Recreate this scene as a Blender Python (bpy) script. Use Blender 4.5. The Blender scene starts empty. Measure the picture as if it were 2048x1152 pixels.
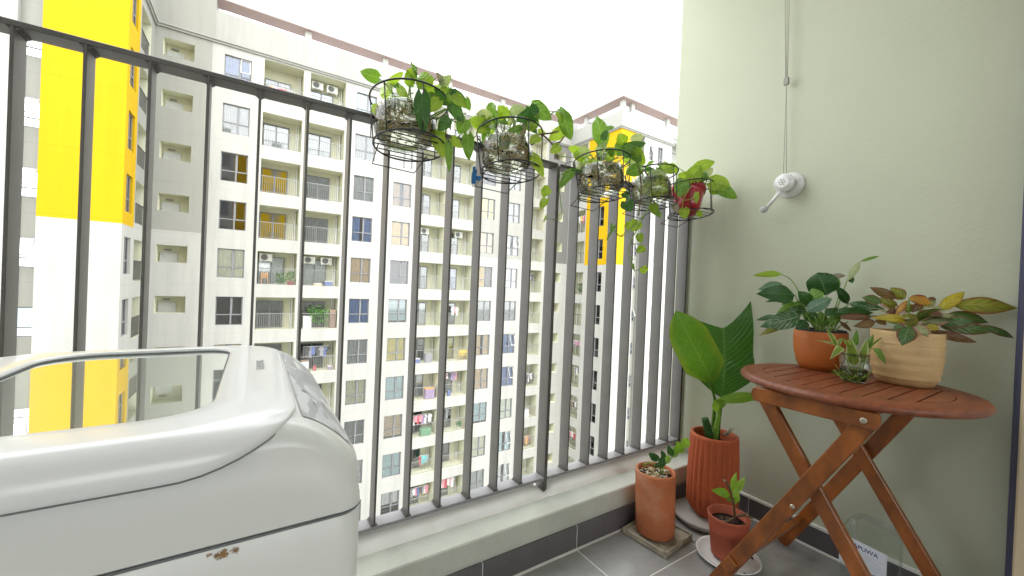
import bpy, math, random
from mathutils import Vector, Matrix
random.seed(7)
PI = math.pi
S = bpy.context.scene
COL = S.collection
H = 0.92                                    # eye height above the balcony floor

# ------------------------------------------------------------------ camera
F, ya, pi_, ro = 790.358, math.radians(32.9934), math.radians(-.335248), math.radians(2.39544)
FW = Vector((math.sin(ya)*math.cos(pi_), math.cos(ya)*math.cos(pi_), math.sin(pi_)))
r0 = Vector((math.cos(ya), -math.sin(ya), 0)); u0 = r0.cross(FW)
CR = math.cos(ro)*r0 + math.sin(ro)*u0
CU = -math.sin(ro)*r0 + math.cos(ro)*u0
cd = bpy.data.cameras.new('camera'); cam = bpy.data.objects.new('camera', cd); COL.objects.link(cam)
M = Matrix(((CR.x, CU.x, -FW.x, 0), (CR.y, CU.y, -FW.y, 0), (CR.z, CU.z, -FW.z, H), (0, 0, 0, 1)))
cam.matrix_world = M
cd.sensor_width = 36; cd.lens = 36*F/2048; cd.clip_start = .01; cd.clip_end = 600
S.camera = cam

def at(px, py, Y):                          # the point at depth Y that was measured in the photograph
    d = (px-1024)*CR - (py-576)*CU + F*FW
    d = d*(Y/d.y)
    return Vector((d.x, d.y, d.z+H))
def atW(px, py, w):                         # ... or at a given distance ahead
    d = (px-1024)*CR - (py-576)*CU + F*FW
    d = d*(w/F)
    return Vector((d.x, d.y, d.z+H))
def atX(px, py, X):
    d = (px-1024)*CR - (py-576)*CU + F*FW
    d = d*(X/d.x)
    return Vector((d.x, d.y, d.z+H))

# ------------------------------------------------------------------ world, sun, exposure
W = bpy.data.worlds.new('World'); S.world = W; W.use_nodes = True
nt = W.node_tree; nt.nodes.clear()
o = nt.nodes.new('ShaderNodeOutputWorld'); bg = nt.nodes.new('ShaderNodeBackground')
sky = nt.nodes.new('ShaderNodeTexSky'); sky.sky_type = 'NISHITA'; sky.sun_disc = False
sky.sun_elevation = math.radians(58); sky.sun_rotation = math.radians(200); sky.dust_density = 4; sky.air_density = 1
mx = nt.nodes.new('ShaderNodeMix'); mx.data_type = 'RGBA'; mx.inputs[0].default_value = .88
mx.inputs[7].default_value = (13.2, 13.5, 13.6, 1)          # even cloud layer
nt.links.new(sky.outputs[0], mx.inputs[6]); nt.links.new(mx.outputs[2], bg.inputs[0])
bg.inputs[1].default_value = .15
nt.links.new(bg.outputs[0], o.inputs[0])
sl = bpy.data.lights.new('sun', 'SUN'); sl.energy = .8; sl.angle = math.radians(30); sl.color = (1, .96, .9)
so = bpy.data.objects.new('sun', sl); COL.objects.link(so)
_el, _az = math.radians(58), math.radians(200)
sd = Vector((math.sin(_az)*math.cos(_el), math.cos(_az)*math.cos(_el), math.sin(_el)))
so.rotation_euler = sd.to_track_quat('Z', 'Y').to_euler(); so.location = (0, 0, 60)
S.view_settings.view_transform = 'Standard'; S.view_settings.look = 'None'
S.view_settings.exposure = 1.36; S.view_settings.gamma = 1
S.cycles.max_bounces = 10; S.cycles.transparent_max_bounces = 24; S.cycles.diffuse_bounces = 6
S.cycles.glossy_bounces = 4; S.cycles.sample_clamp_indirect = 6
S.cycles.caustics_reflective = False; S.cycles.caustics_refractive = False
try: S.cycles.use_denoising = True
except Exception: pass

# ------------------------------------------------------------------ materials
def N(nt, t, **kw):
    n = nt.nodes.new(t)
    for k, v in kw.items(): setattr(n, k, v)
    return n
def mixc(nt, fac, a, b, blend='MIX'):
    m = N(nt, 'ShaderNodeMix', data_type='RGBA', blend_type=blend)
    for i, v in ((0, fac), (6, a), (7, b)):
        if hasattr(v, 'links') or hasattr(v, 'is_output'): nt.links.new(v, m.inputs[i])
        elif i == 0: m.inputs[0].default_value = v
        else: m.inputs[i].default_value = (*v, 1)
    return m.outputs[2]
def ramp(nt, src, stops):
    r = N(nt, 'ShaderNodeValToRGB'); nt.links.new(src, r.inputs[0])
    while len(r.color_ramp.elements) < len(stops): r.color_ramp.elements.new(.5)
    for e, (p, c) in zip(r.color_ramp.elements, stops):
        e.position = p; e.color = (*c, 1) if len(c) == 3 else (c[0],)*3+(1,)
    return r.outputs[0]
def noise(nt, scale, detail=4, rough=.55, coord='Object', stretch=None):
    tc = N(nt, 'ShaderNodeTexCoord'); n = N(nt, 'ShaderNodeTexNoise')
    n.inputs['Scale'].default_value = scale; n.inputs['Detail'].default_value = detail; n.inputs['Roughness'].default_value = rough
    src = tc.outputs[coord]
    if stretch:
        mp = N(nt, 'ShaderNodeMapping'); mp.inputs['Scale'].default_value = stretch
        nt.links.new(src, mp.inputs[0]); src = mp.outputs[0]
    nt.links.new(src, n.inputs['Vector'])
    return n.outputs[0]
def pm(name, color, rough=.6, var=.08, vs=6, bump=0, bs=60, metallic=0, spec=.5, coat=0, sub=0, stretch=None, stain=None):
    m = bpy.data.materials.new(name); m.use_nodes = True; t = m.node_tree
    b = t.nodes['Principled BSDF']
    b.inputs['Roughness'].default_value = rough; b.inputs['Metallic'].default_value = metallic
    b.inputs['Specular IOR Level'].default_value = spec; b.inputs['Coat Weight'].default_value = coat
    b.inputs['Coat Roughness'].default_value = .08
    if var:
        c = ramp(t, noise(t, vs, 6, .6, stretch=stretch), [(.25, tuple(x*(1-var) for x in color)), (.75, tuple(min(1, x*(1+var)) for x in color))])
        if stain:
            sc_, sk, ss = stain; f_ = ramp(t, noise(t, ss, 6, .65), [(.50, (0,)), (.72, (sk,))]); c = mixc(t, f_, c, sc_)
        t.links.new(c, b.inputs['Base Color'])
    else: b.inputs['Base Color'].default_value = (*color, 1)
    if bump:
        bp = N(t, 'ShaderNodeBump'); bp.inputs['Strength'].default_value = bump; bp.inputs['Distance'].default_value = .01
        t.links.new(noise(t, bs, 5, stretch=stretch), bp.inputs['Height']); t.links.new(bp.outputs[0], b.inputs['Normal'])
    return m
def facade(name, color, streak=.06):
    """exterior paint: weather streaks, fine relief and a shallow horizontal joint every storey"""
    m = bpy.data.materials.new(name); m.use_nodes = True; t = m.node_tree; b = t.nodes['Principled BSDF']
    b.inputs['Roughness'].default_value = .85; b.inputs['Specular IOR Level'].default_value = .25
    n1 = noise(t, .35, 6, .6); n2 = noise(t, 1.2, 5, .7, stretch=(1.5, 1.5, .12))
    c = ramp(t, n1, [(.3, tuple(x*(1-streak*.6) for x in color)), (.7, color)])
    s = ramp(t, n2, [(.42, (1,)), (.75, (1-streak*1.6,))])
    c = mixc(t, 1.0, c, s, 'MULTIPLY')
    tc = N(t, 'ShaderNodeTexCoord'); sp = N(t, 'ShaderNodeSeparateXYZ'); t.links.new(tc.outputs['Object'], sp.inputs[0])
    a = N(t, 'ShaderNodeMath', operation='ADD'); a.inputs[1].default_value = -3.26; t.links.new(sp.outputs[2], a.inputs[0])
    w = N(t, 'ShaderNodeMath', operation='PINGPONG'); w.inputs[1].default_value = 1.55; t.links.new(a.outputs[0], w.inputs[0])
    l = N(t, 'ShaderNodeMath', operation='LESS_THAN'); l.inputs[1].default_value = .018; t.links.new(w.outputs[0], l.inputs[0])
    c = mixc(t, l.outputs[0], c, tuple(x*.86 for x in color))
    t.links.new(c, b.inputs['Base Color'])
    bp = N(t, 'ShaderNodeBump'); bp.inputs['Strength'].default_value = .12; bp.inputs['Distance'].default_value = .02
    t.links.new(noise(t, 14, 6), bp.inputs['Height']); t.links.new(bp.outputs[0], b.inputs['Normal'])
    return m
def glass(name, tint=(1, 1, 1), refl=.06, rough=.01, op=0, opc=(.3, .35, .3), k=1.0):
    m = bpy.data.materials.new(name); m.use_nodes = True; t = m.node_tree; t.nodes.clear()
    out = N(t, 'ShaderNodeOutputMaterial'); tr = N(t, 'ShaderNodeBsdfTransparent'); gl = N(t, 'ShaderNodeBsdfGlossy')
    tr.inputs[0].default_value = (*tint, 1); gl.inputs['Roughness'].default_value = rough
    fr = N(t, 'ShaderNodeFresnel'); fr.inputs[0].default_value = 1.45
    mul = N(t, 'ShaderNodeMath', operation='MULTIPLY_ADD'); mul.inputs[1].default_value = k; mul.inputs[2].default_value = refl; mul.use_clamp = True
    t.links.new(fr.outputs[0], mul.inputs[0])
    src = tr.outputs[0]
    if op:
        d = N(t, 'ShaderNodeBsdfDiffuse'); d.inputs[0].default_value = (*opc, 1)
        m2 = N(t, 'ShaderNodeMixShader'); m2.inputs[0].default_value = op
        t.links.new(src, m2.inputs[1]); t.links.new(d.outputs[0], m2.inputs[2]); src = m2.outputs[0]
    mxs = N(t, 'ShaderNodeMixShader'); t.links.new(mul.outputs[0], mxs.inputs[0])
    t.links.new(src, mxs.inputs[1]); t.links.new(gl.outputs[0], mxs.inputs[2]); t.links.new(mxs.outputs[0], out.inputs[0])
    return m
def leafmat(name, c1, c2, edge=None, vein=None, vn=14, rough=.35, trans=.35, var_strength=.5, veins=.35, mottle=0, spot=None):
    """leaf blade: UV u runs across, v along; c1..c2 picked per leaf"""
    m = bpy.data.materials.new(name); m.use_nodes = True; t = m.node_tree; b = t.nodes['Principled BSDF']
    uv = N(t, 'ShaderNodeUVMap'); sp = N(t, 'ShaderNodeSeparateXYZ'); t.links.new(uv.outputs[0], sp.inputs[0])
    u = N(t, 'ShaderNodeMath', operation='MULTIPLY_ADD'); u.inputs[1].default_value = 2; u.inputs[2].default_value = -1; t.links.new(sp.outputs[0], u.inputs[0])
    au = N(t, 'ShaderNodeMath', operation='ABSOLUTE'); t.links.new(u.outputs[0], au.inputs[0])
    oi = N(t, 'ShaderNodeObjectInfo')
    base = mixc(t, oi.outputs['Random'], c1, c2)
    # side veins
    k = N(t, 'ShaderNodeMath', operation='MULTIPLY_ADD'); k.inputs[1].default_value = -.28; t.links.new(au.outputs[0], k.inputs[0]); t.links.new(sp.outputs[1], k.inputs[2])
    w = N(t, 'ShaderNodeMath', operation='MULTIPLY'); w.inputs[1].default_value = vn*2*PI; t.links.new(k.outputs[0], w.inputs[0])
    sn = N(t, 'ShaderNodeMath', operation='SINE'); t.links.new(w.outputs[0], sn.inputs[0])
    sv = ramp(t, sn.outputs[0], [(.55, (0,)), (1, (1,))])
    vc = vein or tuple(min(1, x*1.6+.02) for x in c1)
    f = N(t, 'ShaderNodeMath', operation='MULTIPLY'); f.inputs[1].default_value = veins; t.links.new(sv, f.inputs[0])
    col = mixc(t, f.outputs[0], base, vc)
    nz = noise(t, 55, 4, .6, coord='Object')
    col = mixc(t, .5*var_strength, col, mixc(t, 1.0, col, ramp(t, nz, [(.3, (.55,)), (.7, (1.35,))]), 'MULTIPLY'))
    if mottle:
        mz = noise(t, 38, 5, .7)
        col = mixc(t, ramp(t, mz, [(.52, (0,)), (.62, (mottle,))]), col, spot or vc)
    if edge:
        ez = N(t, 'ShaderNodeMath', operation='ADD'); t.links.new(au.outputs[0], ez.inputs[0])
        q = N(t, 'ShaderNodeMath', operation='MULTIPLY_ADD'); q.inputs[1].default_value = .5; q.inputs[2].default_value = -.25; t.links.new(noise(t, 26, 3), q.inputs[0]); t.links.new(q.outputs[0], ez.inputs[1])
        col = mixc(t, ramp(t, ez.outputs[0], [(.62, (0,)), (.92, (1,))]), col, edge)
    mid = ramp(t, au.outputs[0], [(.02, (1,)), (.07, (0,))])
    col = mixc(t, mixc(t, 1.0, mid, (.7, .7, .7), 'MULTIPLY'), col, vc)
    t.links.new(col, b.inputs['Base Color']); b.inputs['Roughness'].default_value = rough
    b.inputs['Specular IOR Level'].default_value = .45
    bp = N(t, 'ShaderNodeBump'); bp.inputs['Strength'].default_value = .35; bp.inputs['Distance'].default_value = .002
    sm = N(t, 'ShaderNodeMath', operation='ADD'); t.links.new(sn.outputs[0], sm.inputs[0]); t.links.new(mid, sm.inputs[1])
    t.links.new(sm.outputs[0], bp.inputs['Height']); t.links.new(bp.outputs[0], b.inputs['Normal'])
    tl = N(t, 'ShaderNodeBsdfTranslucent'); t.links.new(mixc(t, 1.0, col, (1.0, 1.0, .45), 'MULTIPLY'), tl.inputs[0])
    ms = N(t, 'ShaderNodeMixShader'); ms.inputs[0].default_value = trans
    t.links.new(b.outputs[0], ms.inputs[1]); t.links.new(tl.outputs[0], ms.inputs[2])
    t.links.new(ms.outputs[0], t.nodes['Material Output'].inputs[0])
    return m

MT = {}
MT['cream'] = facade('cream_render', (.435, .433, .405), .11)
MT['cream2'] = facade('cream_render_darker', (.345, .344, .318), .09)  # slightly darker cream paint
MT['grey'] = facade('grey_paint', (.305, .307, .275), .07)
MT['grey2'] = facade('mid_grey_paint', (.17, .17, .16), .05)
MT['recess'] = facade('balcony_recess_paint', (.62, .62, .48))
MT['yellow'] = facade('yellow_paint', (.54, .335, .003), .06)
MT['pink'] = pm('roof_soffit', (.42, .31, .29), .9, .05, 1)
MT['roof'] = pm('roof_edge', (.42, .44, .43), .8, .06, 1)
MT['frame'] = pm('window_frame', (.19, .195, .205), .45, 0)
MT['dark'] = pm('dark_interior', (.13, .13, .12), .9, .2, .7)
MT['wframe'] = pm('pale_frame', (.5, .5, .5), .5, 0)
MT['pane'] = glass('window_glass', (.97, .98, .98), .05, .03)
MT['doorpane'] = glass('door_glass', (.9, .93, .92), .10, .04)
MT['rail_g'] = pm('balcony_rail_metal', (.25, .25, .25), .5, 0)
MT['slat_dark'] = pm('dark_rail_metal', (.08, .08, .08), .5, 0)
MT['white'] = pm('white_plastic', (.75, .76, .74), .45, .04)
for n, c in dict(blue=(.10, .16, .33), ltblue=(.42, .56, .62), tan=(.55, .42, .28), yel=(.62, .50, .17), orange=(.66, .38, .13), crm=(.66, .62, .45),
                 wht=(.66, .68, .64), grey=(.33, .34, .34), dgrey=(.16, .17, .17), brown=(.3, .2, .12), refy=(.62, .40, .02), greenw=(.55, .62, .48), black=(.03, .03, .035)).items():  # one yellow here is a wall's reflection painted as plain colour
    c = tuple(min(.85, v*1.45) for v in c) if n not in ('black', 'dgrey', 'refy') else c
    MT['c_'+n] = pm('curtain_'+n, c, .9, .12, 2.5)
MT['sage'] = pm('sage_wall_paint', (.49, .515, .40), .8, .06, 1.1, .10, 110, spec=.3)
MT['sage_ledge'] = pm('kerb_paint', (.52, .535, .47), .7, .10, 7, .15, 60, stain=((.36, .36, .30), .4, 6))
MT['coping'] = pm('white_coping_paint', (.86, .85, .83), .5, .03, 9, .10, 26, stain=((.55, .53, .47), .35, 5))
MT['rail'] = pm('railing_paint', (.088, .082, .074), .42, .18, 12, .08, 200, spec=.45)
MT['rail_sheen'] = pm('sky_sheen_railing_paint', (.24, .235, .24), .45, .12, 20, .05, 120)  # lighter copy for the bottom rail: white sky sheen painted into the colour
MT['grout'] = pm('tile_grout', (.70, .69, .66), .9, .1)
MT['tile'] = pm('floor_tile', (.32, .315, .305), .22, .10, 22, .03, 240, stain=((.19, .18, .165), .45, 4))
MT['skirt'] = pm('skirting_tile', (.12, .112, .118), .4, .12, 18)
MT['wood_top'] = pm('acacia_top', (.185, .046, .015), .45, .42, 9, .14, 60, stretch=(1, 9, 9), coat=.08, stain=((.32, .13, .06), .4, 16))
MT['wood_leg'] = pm('acacia_leg', (.225, .066, .010), .36, .6, 7, .08, 50, stretch=(7, 2.4, 1.6), coat=.15)
MT['terra'] = pm('terracotta', (.48, .15, .058), .85, .16, 9, .2, 120, stain=((.62, .40, .28), .45, 7))
MT['terra_d'] = pm('terracotta_dark', (.42, .085, .024), .7, .14, 7, .15, 120, stain=((.20, .05, .02), .5, 9))
MT['terra_g'] = pm('terracotta_glazed', (.48, .135, .025), .55, .12, 14, .2, 150, coat=.1)
MT['terra_s'] = pm('terracotta_small', (.38, .085, .040), .7, .12, 14, .12, 150, stain=((.22, .05, .025), .5, 12))
MT['beigepot'] = pm('beige_ceramic', (.56, .38, .18), .5, .10, 20, .12, 90, stretch=(1, 1, 7), coat=.1)
MT['soil'] = pm('potting_soil', (.045, .028, .018), .95, .5, 90, .9, 130)
MT['root'] = pm('tangled_roots', (.50, .36, .17), .8, .4, 60)
MT['rootw'] = pm('pale_roots', (.80, .77, .62), .7, .3, 60)
MT['redplastic'] = pm('red_plastic', (.34, .006, .016), .3, .1, 10, coat=.3)
MT['wire'] = pm('black_wire', (.012, .012, .013), .4, 0)
MT['saucer'] = pm('white_ceramic', (.68, .68, .66), .25, .05, 16, coat=.2)
MT['tray'] = pm('worn_tray', (.34, .30, .23), .8, .5, 18, .3, 80)
MT['plate'] = pm('grey_stone_plate', (.42, .39, .36), .8, .15, 12, .2, 60)
MT['stem'] = pm('green_stem', (.18, .30, .05), .5, .25, 40)
MT['stemb'] = pm('brown_stem', (.12, .075, .035), .6, .25, 40)
MT['stemp'] = pm('pink_stem', (.45, .26, .20), .5, .2, 40)
MT['chrome'] = pm('bright_screw', (.55, .5, .42), .3, 0, metallic=.9)
MT['cord'] = pm('steel_cord', (.28, .28, .24), .5, 0)
MT['wm_white'] = pm('washer_enamel', (.68, .69, .665), .32, .03, 3, coat=.25)
MT['wm_lid'] = pm('washer_lid_plastic', (.74, .75, .745), .28, .02, 3, coat=.3)
MT['blueclip'] = pm('blue_plastic', (.005, .12, .33), .5, .1)
MT['jar'] = glass('jar_glass', (.98, .99, .98), .01, .03, k=.6)
MT['jarwater'] = glass('jar_water', (.96, .98, .92), .0, .02)
MT['pet'] = glass('clear_plastic', (.96, .98, .97), .01, .08, k=.35)
MT['navy'] = pm('navy_print', (.01, .03, .16), .5, 0)
MT['label'] = pm('paper_label', (.62, .66, .74), .5, .06, 30)
MT['creamjamb'] = pm('cream_door_jamb', (.62, .52, .36), .6, .04)
MT['navyframe'] = pm('dark_door_frame', (.06, .065, .12), .35, .1)
MT['ceiling'] = pm('ceiling_paint', (.7, .7, .66), .9, .03)
MT['ground'] = pm('courtyard_paving', (.30, .30, .27), .9, .2, .3)
# leaves
MT['lime'] = leafmat('lime_leaf', (.27, .43, .03), (.38, .54, .07), vein=(.5, .66, .18), vn=5, veins=.15, trans=.5)
MT['mid'] = leafmat('green_leaf', (.12, .26, .03), (.20, .37, .06), vein=(.32, .48, .14), vn=5, veins=.18, trans=.42)
MT['darkl'] = leafmat('dark_leaf', (.05, .15, .03), (.09, .21, .05), vein=(.12, .25, .08), vn=5, veins=.15)
MT['pale'] = leafmat('pale_leaf', (.36, .46, .22), (.48, .54, .33), vein=(.55, .62, .42), vn=5, veins=.1, rough=.45)
MT['dry'] = leafmat('withered_leaf', (.30, .27, .22), (.38, .33, .25), vn=5, veins=.2, rough=.8, trans=.2)
MT['peace'] = leafmat('peace_lily_leaf', (.014, .068, .010), (.035, .12, .02), vein=(.10, .22, .07), vn=9, veins=.25, rough=.3, trans=.3)
MT['peacev'] = leafmat('peace_lily_pale_streak', (.022, .09, .018), (.03, .11, .02), vein=(.34, .46, .34), vn=8, veins=.35, rough=.22, trans=.2, mottle=.3)
MT['peaceg'] = leafmat('peace_lily_glossy', (.09, .19, .10), (.10, .20, .12), vein=(.32, .42, .33), vn=9, veins=.5, rough=.2, trans=.2)
MT['ag_g'] = leafmat('aglaonema_green', (.045, .12, .03), (.10, .18, .035), edge=(.16, .05, .03), vein=(.20, .26, .14), vn=6, veins=.3, rough=.35, trans=.3, mottle=.5, spot=(.17, .22, .10))
MT['ag_o'] = leafmat('aglaonema_olive', (.15, .20, .02), (.24, .26, .03), edge=(.22, .09, .02), vein=(.40, .36, .08), vn=6, veins=.3, trans=.3, mottle=.4, spot=(.32, .26, .04))
MT['ag_y'] = leafmat('aglaonema_yellow', (.50, .42, .02), (.52, .46, .05), edge=(.40, .25, .02), vein=(.55, .30, .06), vn=6, veins=.3)
MT['ag_or'] = leafmat('aglaonema_orange', (.52, .22, .02), (.50, .26, .04), edge=(.22, .05, .03), vein=(.60, .40, .18), vn=6, veins=.3, mottle=.5, spot=(.5, .4, .05))
MT['ag_b'] = leafmat('aglaonema_brown', (.15, .06, .03), (.19, .13, .04), edge=(.12, .03, .02), vein=(.28, .14, .10), vn=6, veins=.3, mottle=.4, spot=(.22, .13, .06))
MT['ag_p'] = leafmat('aglaonema_pale', (.30, .36, .16), (.35, .36, .18), edge=(.45, .20, .13), vein=(.5, .5, .32), vn=6, veins=.3, mottle=.6, spot=(.15, .22, .07))
MT['ban1'] = leafmat('broad_leaf_bright', (.12, .30, .015), (.12, .30, .015), edge=(.22, .34, .03), vein=(.22, .38, .06), vn=17, veins=.35, rough=.3, trans=.35)
MT['ban2'] = leafmat('broad_leaf_dark', (.06, .19, .03), (.06, .19, .03), vein=(.14, .30, .09), vn=15, veins=.5, rough=.24, trans=.3)
MT['ban3'] = leafmat('broad_leaf_young', (.25, .46, .05), (.25, .46, .05), vein=(.38, .6, .14), vn=10, veins=.15, trans=.45)
MT['spider'] = leafmat('spider_leaf', (.16, .27, .03), (.22, .33, .05), edge=(.62, .62, .34), vein=(.2, .32, .06), vn=1, veins=.05)
MT['zz'] = leafmat('small_leaf_bright', (.20, .42, .025), (.34, .55, .06), vein=(.3, .5, .1), vn=4, veins=.1)
MT['zzd'] = leafmat('small_leaf_dark', (.02, .08, .02), (.04, .12, .03), vein=(.1, .2, .06), vn=4, veins=.1)

# ------------------------------------------------------------------ mesh helpers
class MB:
    def __init__(s): s.v = []; s.f = []; s.mi = []; s.uv = {}; s.smooth = set()
    def quad(s, a, b, c, d, mi=0):
        n = len(s.v); s.v += [tuple(a), tuple(b), tuple(c), tuple(d)]; s.f.append((n, n+1, n+2, n+3)); s.mi.append(mi)
    def box(s, x0, x1, y0, y1, z0, z1, mi=0, mat=None):
        n = len(s.v); P = [(x, y, z) for x in (x0, x1) for y in (y0, y1) for z in (z0, z1)]
        if mat: P = [tuple(mat @ Vector(p)) for p in P]
        s.v += P
        for f in ((0, 1, 3, 2), (4, 6, 7, 5), (0, 4, 5, 1), (2, 3, 7, 6), (0, 2, 6, 4), (1, 5, 7, 3)):
            s.f.append(tuple(n+i for i in f)); s.mi.append(mi)
    def bbox(s, x0, x1, y0, y1, z0, z1, b=.003, mat=None, mi=0):
        """box with chamfered edges"""
        n = len(s.v); P = []
        xs, ys, zs = (x0, x1), (y0, y1), (z0, z1)
        idx = {}
        for i in (0, 1):
            for j in (0, 1):
                for k in (0, 1):
                    sx, sy, sz = (1-2*i), (1-2*j), (1-2*k)
                    for a, q in enumerate(((0, 1, 1), (1, 0, 1), (1, 1, 0))):
                        idx[(i, j, k, a)] = n+len(P)
                        P.append((xs[i]+sx*b*q[0], ys[j]+sy*b*q[1], zs[k]+sz*b*q[2]))
        if mat: P = [tuple(mat @ Vector(p)) for p in P]
        s.v += P
        g = lambda *t: idx[t]
        F_ = []
        for i in (0, 1): F_.append([g(i, 0, 0, 0), g(i, 1, 0, 0), g(i, 1, 1, 0), g(i, 0, 1, 0)])
        for j in (0, 1): F_.append([g(0, j, 0, 1), g(1, j, 0, 1), g(1, j, 1, 1), g(0, j, 1, 1)])
        for k in (0, 1): F_.append([g(0, 0, k, 2), g(1, 0, k, 2), g(1, 1, k, 2), g(0, 1, k, 2)])
        for j in (0, 1):
            for k in (0, 1): F_.append([g(0, j, k, 1), g(1, j, k, 1), g(1, j, k, 2), g(0, j, k, 2)])
        for i in (0, 1):
            for k in (0, 1): F_.append([g(i, 0, k, 0), g(i, 1, k, 0), g(i, 1, k, 2), g(i, 0, k, 2)])
            for j in (0, 1): F_.append([g(i, j, 0, 0), g(i, j, 1, 0), g(i, j, 1, 1), g(i, j, 0, 1)])
        for i in (0, 1):
            for j in (0, 1):
                for k in (0, 1): F_.append([g(i, j, k, 0), g(i, j, k, 1), g(i, j, k, 2)])
        for f in F_: s.f.append(tuple(f)); s.mi.append(mi)
    def tube(s, pts, r, seg=8, closed=False, caps=True, mi=0, smooth_path=0):
        pts = [Vector(p) for p in pts]
        if smooth_path: pts = catmull(pts, smooth_path)
        rs = r if isinstance(r, (list, tuple)) else None
        n0 = len(s.v); m = len(pts); prev = None
        for i, p in enumerate(pts):
            a = pts[i-1] if (i > 0 or closed) else p; b = pts[(i+1) % m] if (i < m-1 or closed) else p
            d = (b-a).normalized() if (b-a).length > 1e-9 else Vector((0, 0, 1))
            if prev is None:
                up = Vector((0, 0, 1)) if abs(d.z) < .9 else Vector((1, 0, 0)); x = d.cross(up).normalized()
            else:
                x = (prev - d*prev.dot(d)); x = x.normalized() if x.length > 1e-6 else prev
            prev = x; y = d.cross(x)
            if rs: t = i/(m-1)*(len(rs)-1); k = min(int(t), len(rs)-2); rr = rs[k]+(rs[k+1]-rs[k])*(t-k)
            else: rr = r
            for j in range(seg):
                a_ = 2*PI*j/seg; s.v.append(tuple(p+x*math.cos(a_)*rr+y*math.sin(a_)*rr))
        for i in range(m if closed else m-1):
            for j in range(seg):
                a = n0+i*seg+j; b = n0+i*seg+(j+1) % seg; i2 = (i+1) % m
                s.smooth.add(len(s.f)); s.f.append((a, b, n0+i2*seg+(j+1) % seg, n0+i2*seg+j)); s.mi.append(mi)
        if caps and not closed:
            s.f.append(tuple(n0+j for j in range(seg))[::-1]); s.mi.append(mi)
            s.f.append(tuple(n0+(m-1)*seg+j for j in range(seg))); s.mi.append(mi)
    def lathe(s, prof, seg=32, c=(0, 0), mi=0, rf=None, mat=None, close=True):
        n0 = len(s.v)
        for i, (r, z) in enumerate(prof):
            for j in range(seg):
                a = 2*PI*j/seg; q = r*(rf(a, i) if rf else 1)
                p = Vector((c[0]+q*math.cos(a), c[1]+q*math.sin(a), z))
                s.v.append(tuple(mat @ p) if mat else tuple(p))
        for i in range(len(prof)-1):
            for j in range(seg):
                s.smooth.add(len(s.f))
                s.f.append((n0+i*seg+j, n0+i*seg+(j+1) % seg, n0+(i+1)*seg+(j+1) % seg, n0+(i+1)*seg+j)); s.mi.append(mi)
        if close:
            s.f.append(tuple(n0+j for j in range(seg))[::-1]); s.mi.append(mi)
            s.f.append(tuple(n0+(len(prof)-1)*seg+j for j in range(seg))); s.mi.append(mi)
    def mesh(s, name, mats):
        me = bpy.data.meshes.new(name); me.from_pydata(s.v, [], s.f)
        for m in (mats if isinstance(mats, (list, tuple)) else [mats]): me.materials.append(m)
        for i, p in enumerate(me.polygons):
            p.material_index = s.mi[i]; p.use_smooth = i in s.smooth
        me.update()
        return me
    def build(s, name, mats, parent=None, loc=None, smooth=None):
        me = s.mesh(name, mats)
        if smooth is not None:
            for p in me.polygons: p.use_smooth = smooth
        return link(name, me, parent, loc)
def link(name, me, parent=None, loc=None):
    ob = bpy.data.objects.new(name, me); COL.objects.link(ob)
    if parent:
        ob.parent = parent
        ob.matrix_parent_inverse = Matrix.Translation(-Vector(parent_world(parent)))
    if loc is not None: ob.location = loc
    return ob
PW = {}
def parent_world(p): return PW.get(p.name, (0, 0, 0))
def thing(name, label, cat, loc=(0, 0, 0), group=None):
    e = bpy.data.objects.new(name, None); COL.objects.link(e); e.location = loc; PW[e.name] = tuple(loc)
    e.empty_display_size = .1
    tag(e, label, cat, group); return e
def tag(o, label=None, cat=None, group=None, kind=None):
    if label: o['label'] = label
    if cat: o['category'] = cat
    if group: o['group'] = group
    if kind: o['kind'] = kind
    return o
def catmull(P, n):
    P = [Vector(p) for p in P]
    if len(P) < 3: return P
    out = []
    for i in range(len(P)-1):
        a = P[i-1] if i else P[0]*2-P[1]; b = P[i]; c = P[i+1]; d = P[i+2] if i+2 < len(P) else P[-1]*2-P[-2]
        for k in range(n):
            t = k/n
            out.append(.5*((2*b)+(c-a)*t+(2*a-5*b+4*c-d)*t*t+(3*b-a-3*c+d)*t**3))
    return out+[P[-1]]
def text_mesh(name, body, size, depth, mat, parent, matrix):
    c = bpy.data.curves.new(name, 'FONT'); c.body = body; c.size = size; c.extrude = depth; c.align_x = 'CENTER'; c.align_y = 'CENTER'
    o = bpy.data.objects.new(name+'_tmp', c); COL.objects.link(o)
    dg = bpy.context.evaluated_depsgraph_get(); me = bpy.data.meshes.new_from_object(o.evaluated_get(dg))
    bpy.data.objects.remove(o); me.materials.clear(); me.materials.append(mat); me.transform(matrix)
    return link(name, me, parent)

# ================================================================== SETTING
GZ = -33 + H
g = MB(); g.quad((-400, -400, GZ), (400, -400, GZ), (400, 400, GZ), (-400, 400, GZ))
tag(g.build('ground', MT['ground']), kind='structure')

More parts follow.
